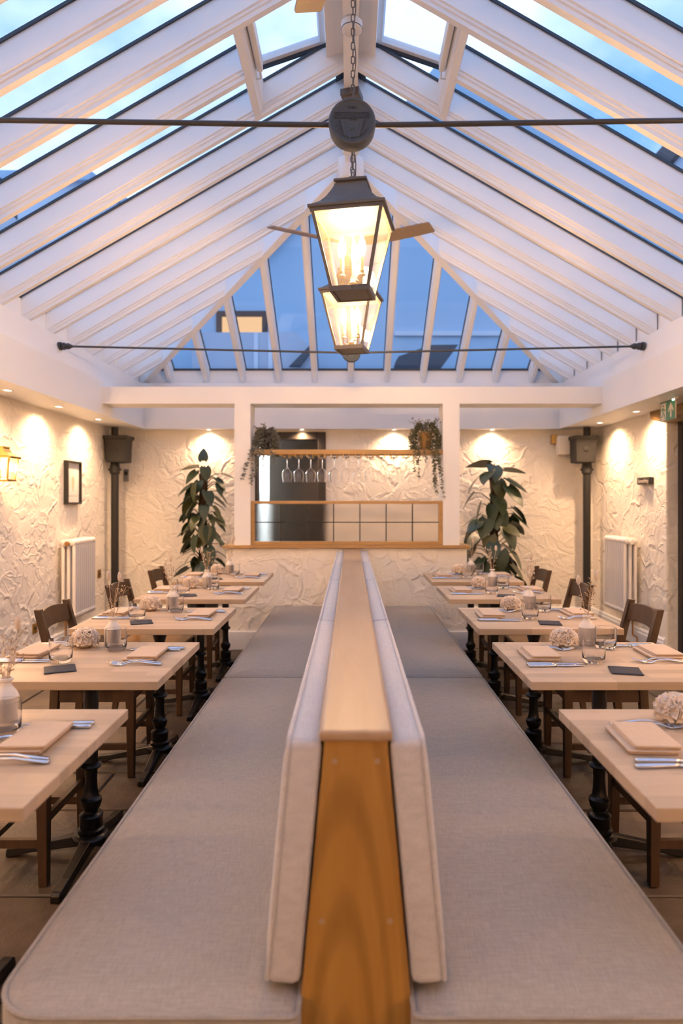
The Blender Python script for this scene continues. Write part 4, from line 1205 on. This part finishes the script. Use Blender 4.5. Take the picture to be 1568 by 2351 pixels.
def climber(x, y, label, specs, ztop, seed):
    rr = random.Random(seed)
    p = empty('climbing_plant', (x, y, 0)); tag(p, label, 'plant', 'tall climbing plants')
    part('planter', MB().lathe([(.13, 0), (.145, .01), (.17, .40), (.18, .405), (.18, .44), (.16, .44), (.155, .40)], 20), M['pot_dark'], p, smooth=True)
    part('soil', MB().lathe([(.155, .39), (.155, .40), (.05, .415)], 16), M['moss'], p)
    part('moss_pole', MB().lathe([(.034, .38), (.034, ztop)], 12), M['moss'], p, smooth=True)
    st = MB()
    for k in range(3):
        a0 = k*2.1
        st.tube([(.042*math.cos(a0+q*.35), .042*math.sin(a0+q*.35), .39 + (ztop-.42)*q/14) for q in range(15)], .009, 6)
    part('stems', st, M['stalk'], p, smooth=True)
    pet = MB()
    for (az, z, reach, tilt, size) in specs:
        az = R(az); o = Vector((math.cos(az), math.sin(az), 0)); base = Vector((o.x*.04, o.y*.04, z - reach*.35)); tip = Vector((o.x*reach, o.y*reach, z))
        mid = (base + tip)/2 + Vector((0, 0, .03))
        pet.tube([base, mid, tip], [.006, .005, .004], 5)
        t = R(tilt); yv = (o*math.cos(t) + Vector((0, 0, -math.sin(t)))).normalized()
        side_ = Vector((0, 0, 1)).cross(o).normalized()
        roll = rr.uniform(-.45, .45)
        xv = (side_*math.cos(roll) + yv.cross(side_)*math.sin(roll)).normalized()
        zv = xv.cross(yv).normalized()
        if zv.z < 0 and tilt < 80: xv = -xv; zv = -zv
        Mx = Matrix(((xv.x*size, yv.x*size, zv.x*size, tip.x), (xv.y*size, yv.y*size, zv.y*size, tip.y), (xv.z*size, yv.z*size, zv.z*size, tip.z), (0, 0, 0, 1)))
        lf = link('leaf', LEAVES[rr.randrange(6)], p); lf.matrix_local = Mx
    part('petioles', pet, M['stalk'], p, smooth=True)
rl = random.Random(4)
sp1 = [(188, 1.735, .06, 2, .19), (100, 1.80, .03, -72, .15), (10, 1.66, .20, 15, .14), (-60, 1.72, .07, 65, .16), (215, 1.68, .08, 40, .17), (-20, 1.55, .19, 70, .14)]
for k in range(64):
    z = 1.60 - 1.06*(k/63)
    az = -95 + 125*math.sin(k*2.4) + rl.uniform(-18, 18)
    out = abs(math.cos(R(az)))
    sp1.append((az, z + rl.uniform(-.03, .03), rl.uniform(.05, .10) + .07*out, rl.uniform(15, 50) if out > .7 else rl.uniform(50, 78), rl.uniform(.14, .20)))
climber(-1.555, 7.18, 'tall leafy climbing plant to the left of the bar', sp1, 1.68, 1)
sp2 = [(175, 1.76, .05, -4, .24), (-95, 1.74, .05, 35, .24), (-120, 1.67, .16, 25, .23), (195, 1.64, .15, 38, .24), (0, 1.70, .12, 5, .22), (-30, 1.60, .16, 30, .24), (-45, 1.52, .18, 45, .26), (-70, 1.58, .08, 60, .22),
       (185, 1.46, .22, 50, .20), (200, 1.34, .17, 70, .23), (-110, 1.33, .12, 72, .20), (-75, 1.42, .06, 35, .26), (-60, 1.28, .08, 60, .22), (5, 1.30, .22, 38, .22)]
for k in range(40):
    z = 1.26 - .74*(k/39)
    az = -90 + 130*math.sin(k*2.4) + rl.uniform(-18, 18)
    out = abs(math.cos(R(az)))
    sp2.append((az, z, rl.uniform(.08, .16) + .09*out, rl.uniform(25, 55) if out > .7 else rl.uniform(52, 80), rl.uniform(.18, .24)))
climber(1.49, 7.12, 'tall broad-leaved climbing plant to the right of the bar', sp2, 1.72, 2)

# trailing planters on the glass shelf
def trailing(x, label, pot, fol, rad, h, trails, seed, leafw):
    rr = random.Random(seed)
    p = empty('trailing_planter', (x, BY0+.12, 1.848)); tag(p, label, 'plant', 'trailing shelf plants')
    part('pot', MB().lathe([(.045, 0), (.052, .01), (.062, .14), (.066, .145), (.066, .165), (.055, .165), (.05, .14)], 16), pot, p, smooth=True)
    mb = MB()
    def leaf(c, d, l, w):
        d = d.normalized(); s_ = d.cross(Vector((rr.uniform(-1,1), rr.uniform(-1,1), rr.uniform(-1,1))))
        if s_.length < .05: s_ = d.orthogonal()
        s_.normalize(); n_ = d.cross(s_)
        mb.add([tuple(c), tuple(c + d*l*.45 + s_*w + n_*w*.3), tuple(c + d*l), tuple(c + d*l*.45 - s_*w + n_*w*.3), tuple(c + d*l*.45 - n_*w*.25)], [(0,1,4),(1,2,4),(2,3,4),(3,0,4),(0,3,2,1)])
    for k in range(1700):
        a = rr.uniform(0, 2*PI); u = rr.random()
        if pot is M['pot_tan'] and abs(a - 1.44*PI) < .13 and u < .7: continue
        r_ = rad*(.62 + .38*rr.random())*math.sqrt(max(.05, 1-(max(u-.45, 0)/.6)**2))
        z = -.04 + u*(h+.04) + rr.uniform(-.01, .01)
        c = Vector((r_*math.cos(a), r_*math.sin(a)*.75, z))
        leaf(c, Vector((math.cos(a), math.sin(a), rr.uniform(-1.2, .9))), rr.uniform(.6, 1.2)*leafw*2.4, leafw*.5)
    for k in range(26 if pot is M['pot_tan'] else 8):       # sprigs standing out at the top
        a = rr.uniform(0, 2*PI); e = Vector((math.cos(a)*rr.uniform(.3, 1.15)*rad, math.sin(a)*rad*.6, h + rr.uniform(0, .06))); b = Vector((0, 0, .15))
        mb.tube([b, (b+e)/2 + Vector((0, 0, .03)), e], .0012, 4)
        for q in range(7): leaf(b.lerp(e, .4 + .1*q) , Vector((rr.uniform(-1,1), rr.uniform(-1,1), rr.uniform(-.2, 1))), leafw*2, leafw*.4)
    for (tx, ln, drift) in trails:
        pts = [Vector((tx, -.16, .0 + .02*rr.random()))]
        for k in range(12):
            q = pts[-1]; pts.append(q + Vector((drift/12 + rr.uniform(-.006, .006), rr.uniform(-.004, .004), -ln/12)))
        mb.tube(pts, .0012, 4)
        for k in range(int(ln*190)):
            t = rr.random()*12; i = min(int(t), 11); c = pts[i].lerp(pts[i+1], t-i)
            leaf(c, Vector((rr.uniform(-1,1), rr.uniform(-1,1), rr.uniform(-1, .4))), rr.uniform(.7, 1.2)*leafw*2, leafw*.5)
    o = part('foliage', mb, fol, p); o['kind'] = 'stuff'
trailing(-.795, 'silvery ivy trailing from the left end of the glass shelf', M['pot_dark'], M['foliage2'], .105, .20, [(-.06, .26, -.02), (-.02, .22, .01), (.06, .13, .02), (-.09, .33, -.05), (-.10, .30, -.10)], 8, .016)
trailing(.70, 'bushy wiry plant trailing from the right end of the glass shelf', M['pot_tan'], M['foliage'], .145, .25, [(-.11, .22, 0), (-.07, .28, .01), (-.02, .12, 0), (.05, .34, .02), (.08, .40, .02), (.07, .36, -.01), (.11, .22, 0), (.09, .46, .05), (-.09, .16, -.01)], 9, .013)

# ------------------------------------------------------------------ outside
struct(part('ground_outside', MB().box(-40, 40, -30, 60, -.4, -.13), M['ground']))
def house(name, label, cat='building'):
    o = empty(name); tag(o, label, cat); return o
hb = house('house', 'blue-grey rendered house seen through the hipped end glazing')
HYB = 11.2
k_ = HYB/1567
def hx(p): return (p-805.5)*k_
def hz(p): return 1.38 + (1148-p)*k_
part('wall', MB().prism([(-7, 0), (6.5, 0), (6.5, hz(560)), (hx(1000), hz(150)), (hx(800), hz(395)), (hx(600), hz(592)), (-7, hz(592)-5*.62)], 'y', HYB, HYB+.3), M['facade'], hb)
for i in range(9):
    a = hx(590) + i*.20; z = hz(600) + i*.20*.985
    part('verge_slate', MB().prism([(a, z-.05), (a+.22, z+.155), (a+.22, z+.235), (a, z+.03)], 'y', HYB-.14, HYB+.1), M['slate_roof'], hb)
part('string_course', MB().box(hx(905), hx(1155), HYB-.05, HYB+.02, hz(772), hz(762)), M['facade_white'], hb)
wz0, wz1, wx0, wx1 = hz(770), hz(716), hx(498), hx(615)
wn = empty('window', (0, HYB, 0), 0, hb)
fr = MB(); t_ = .09
fr.box(wx0, wx1, -.06, .02, wz1-t_, wz1); fr.box(wx0, wx0+t_, -.06, .02, wz0-.3, wz1-t_); fr.box(wx1-t_, wx1, -.06, .02, wz0-.3, wz1-t_)
part('window_frame', fr, M['brown_frame'], wn)
part('lit_pane', MB().box(wx0+t_, wx1-t_, -.02, -.01, wz0-.3, wz1-t_), M['lit_window'], wn)
sh = house('extension', 'pale zinc-clad extension box in front of the rendered house')
Y2 = 10.2; k2 = Y2/1567
ex_ = lambda p: (p-805.5)*k2
ez = lambda p: 1.38 + (1148-p)*k2
part('body', MB().prism([(ex_(440), 0), (ex_(715), 0), (ex_(715), ez(800)), (ex_(680), ez(763)), (ex_(440), ez(763))], 'y', Y2, Y2+.8), M['zinc'], sh)
for p_ in (588, 621):
    part('seam', MB().box(ex_(p_)-.03, ex_(p_)+.03, Y2-.03, Y2, 0, ez(765)), M['facade_white'], sh)
part('brace', MB().prism([(ex_(665), ez(845)), (ex_(690), ez(845)), (ex_(716), ez(812)), (ex_(716), ez(793))], 'y', Y2-.12, Y2-.06), M['slate_roof'], sh)
dr = house('dark_roof', 'dark chamfered roof low behind the right hipped glazing', 'roof')
part('slope', MB().prism([(ex_(908), ez(860)), (ex_(908), ez(830)), (ex_(915), ez(818)), (ex_(990), ez(792)), (ex_(1052), ez(791)), (ex_(1012), ez(845)), (ex_(1012), ez(860))], 'y', Y2, Y2+.5), M['slate_roof'], dr)
part('wall', MB().box(ex_(908)+.05, ex_(1012), Y2+.05, Y2+.45, 0, ez(850)), M['facade'], dr)
gt = house('parapet_wall', 'grey parapet wall along the foot of the hipped glazing', 'wall')
part('body', MB().box(-3.2, 3.2, 9.70, 9.85, -.12, 3.10), M['facade'], gt)
part('coping', MB().box(-3.25, 3.25, 9.66, 9.89, 3.10, 3.17), M['zinc'], gt, bevel=.02)
hl = house('terrace_house', 'grey slate roofed house seen through the left roof glazing')
part('wall', MB().prism([(15.9, 0), (15.9, 8.8), (22, 10.0), (28, 8.8), (28, 0)], 'x', -12, -6.1), M['facade_white'], hl)
part('roof', MB().prism([(15.7, 8.75), (22, 9.95), (28.2, 8.75), (28.2, 8.95), (22, 10.2), (15.7, 8.97)], 'x', -12.2, -6.0), M['facade'], hl)
part('wing', MB().box(-12, -6.1, 11.6, 15.9, 0, 6.5), M['facade_white'], hl)
part('chimney', MB().box(-7.0, -6.1, 11.9, 12.5, 6.5, 7.0), M['slate_roof'], hl)
part('window_frame', MB().box(-6.1, -6.04, 13.2, 14.0, 4.9, 6.2), M['slate_roof'], hl)
hr = house('terrace_house', 'dark parapet house seen through the right roof glazing')
part('wall', MB().box(6.1, 13, 12.0, 30, 0, 7.75), M['facade_white'], hr)
part('parapet', MB().box(6.0, 13.1, 11.9, 30.1, 7.75, 8.2), M['slate_roof'], hr)
part('chimney', MB().box(7.2, 8.2, 12.6, 13.6, 8.1, 8.9), M['slate_roof'], hr)
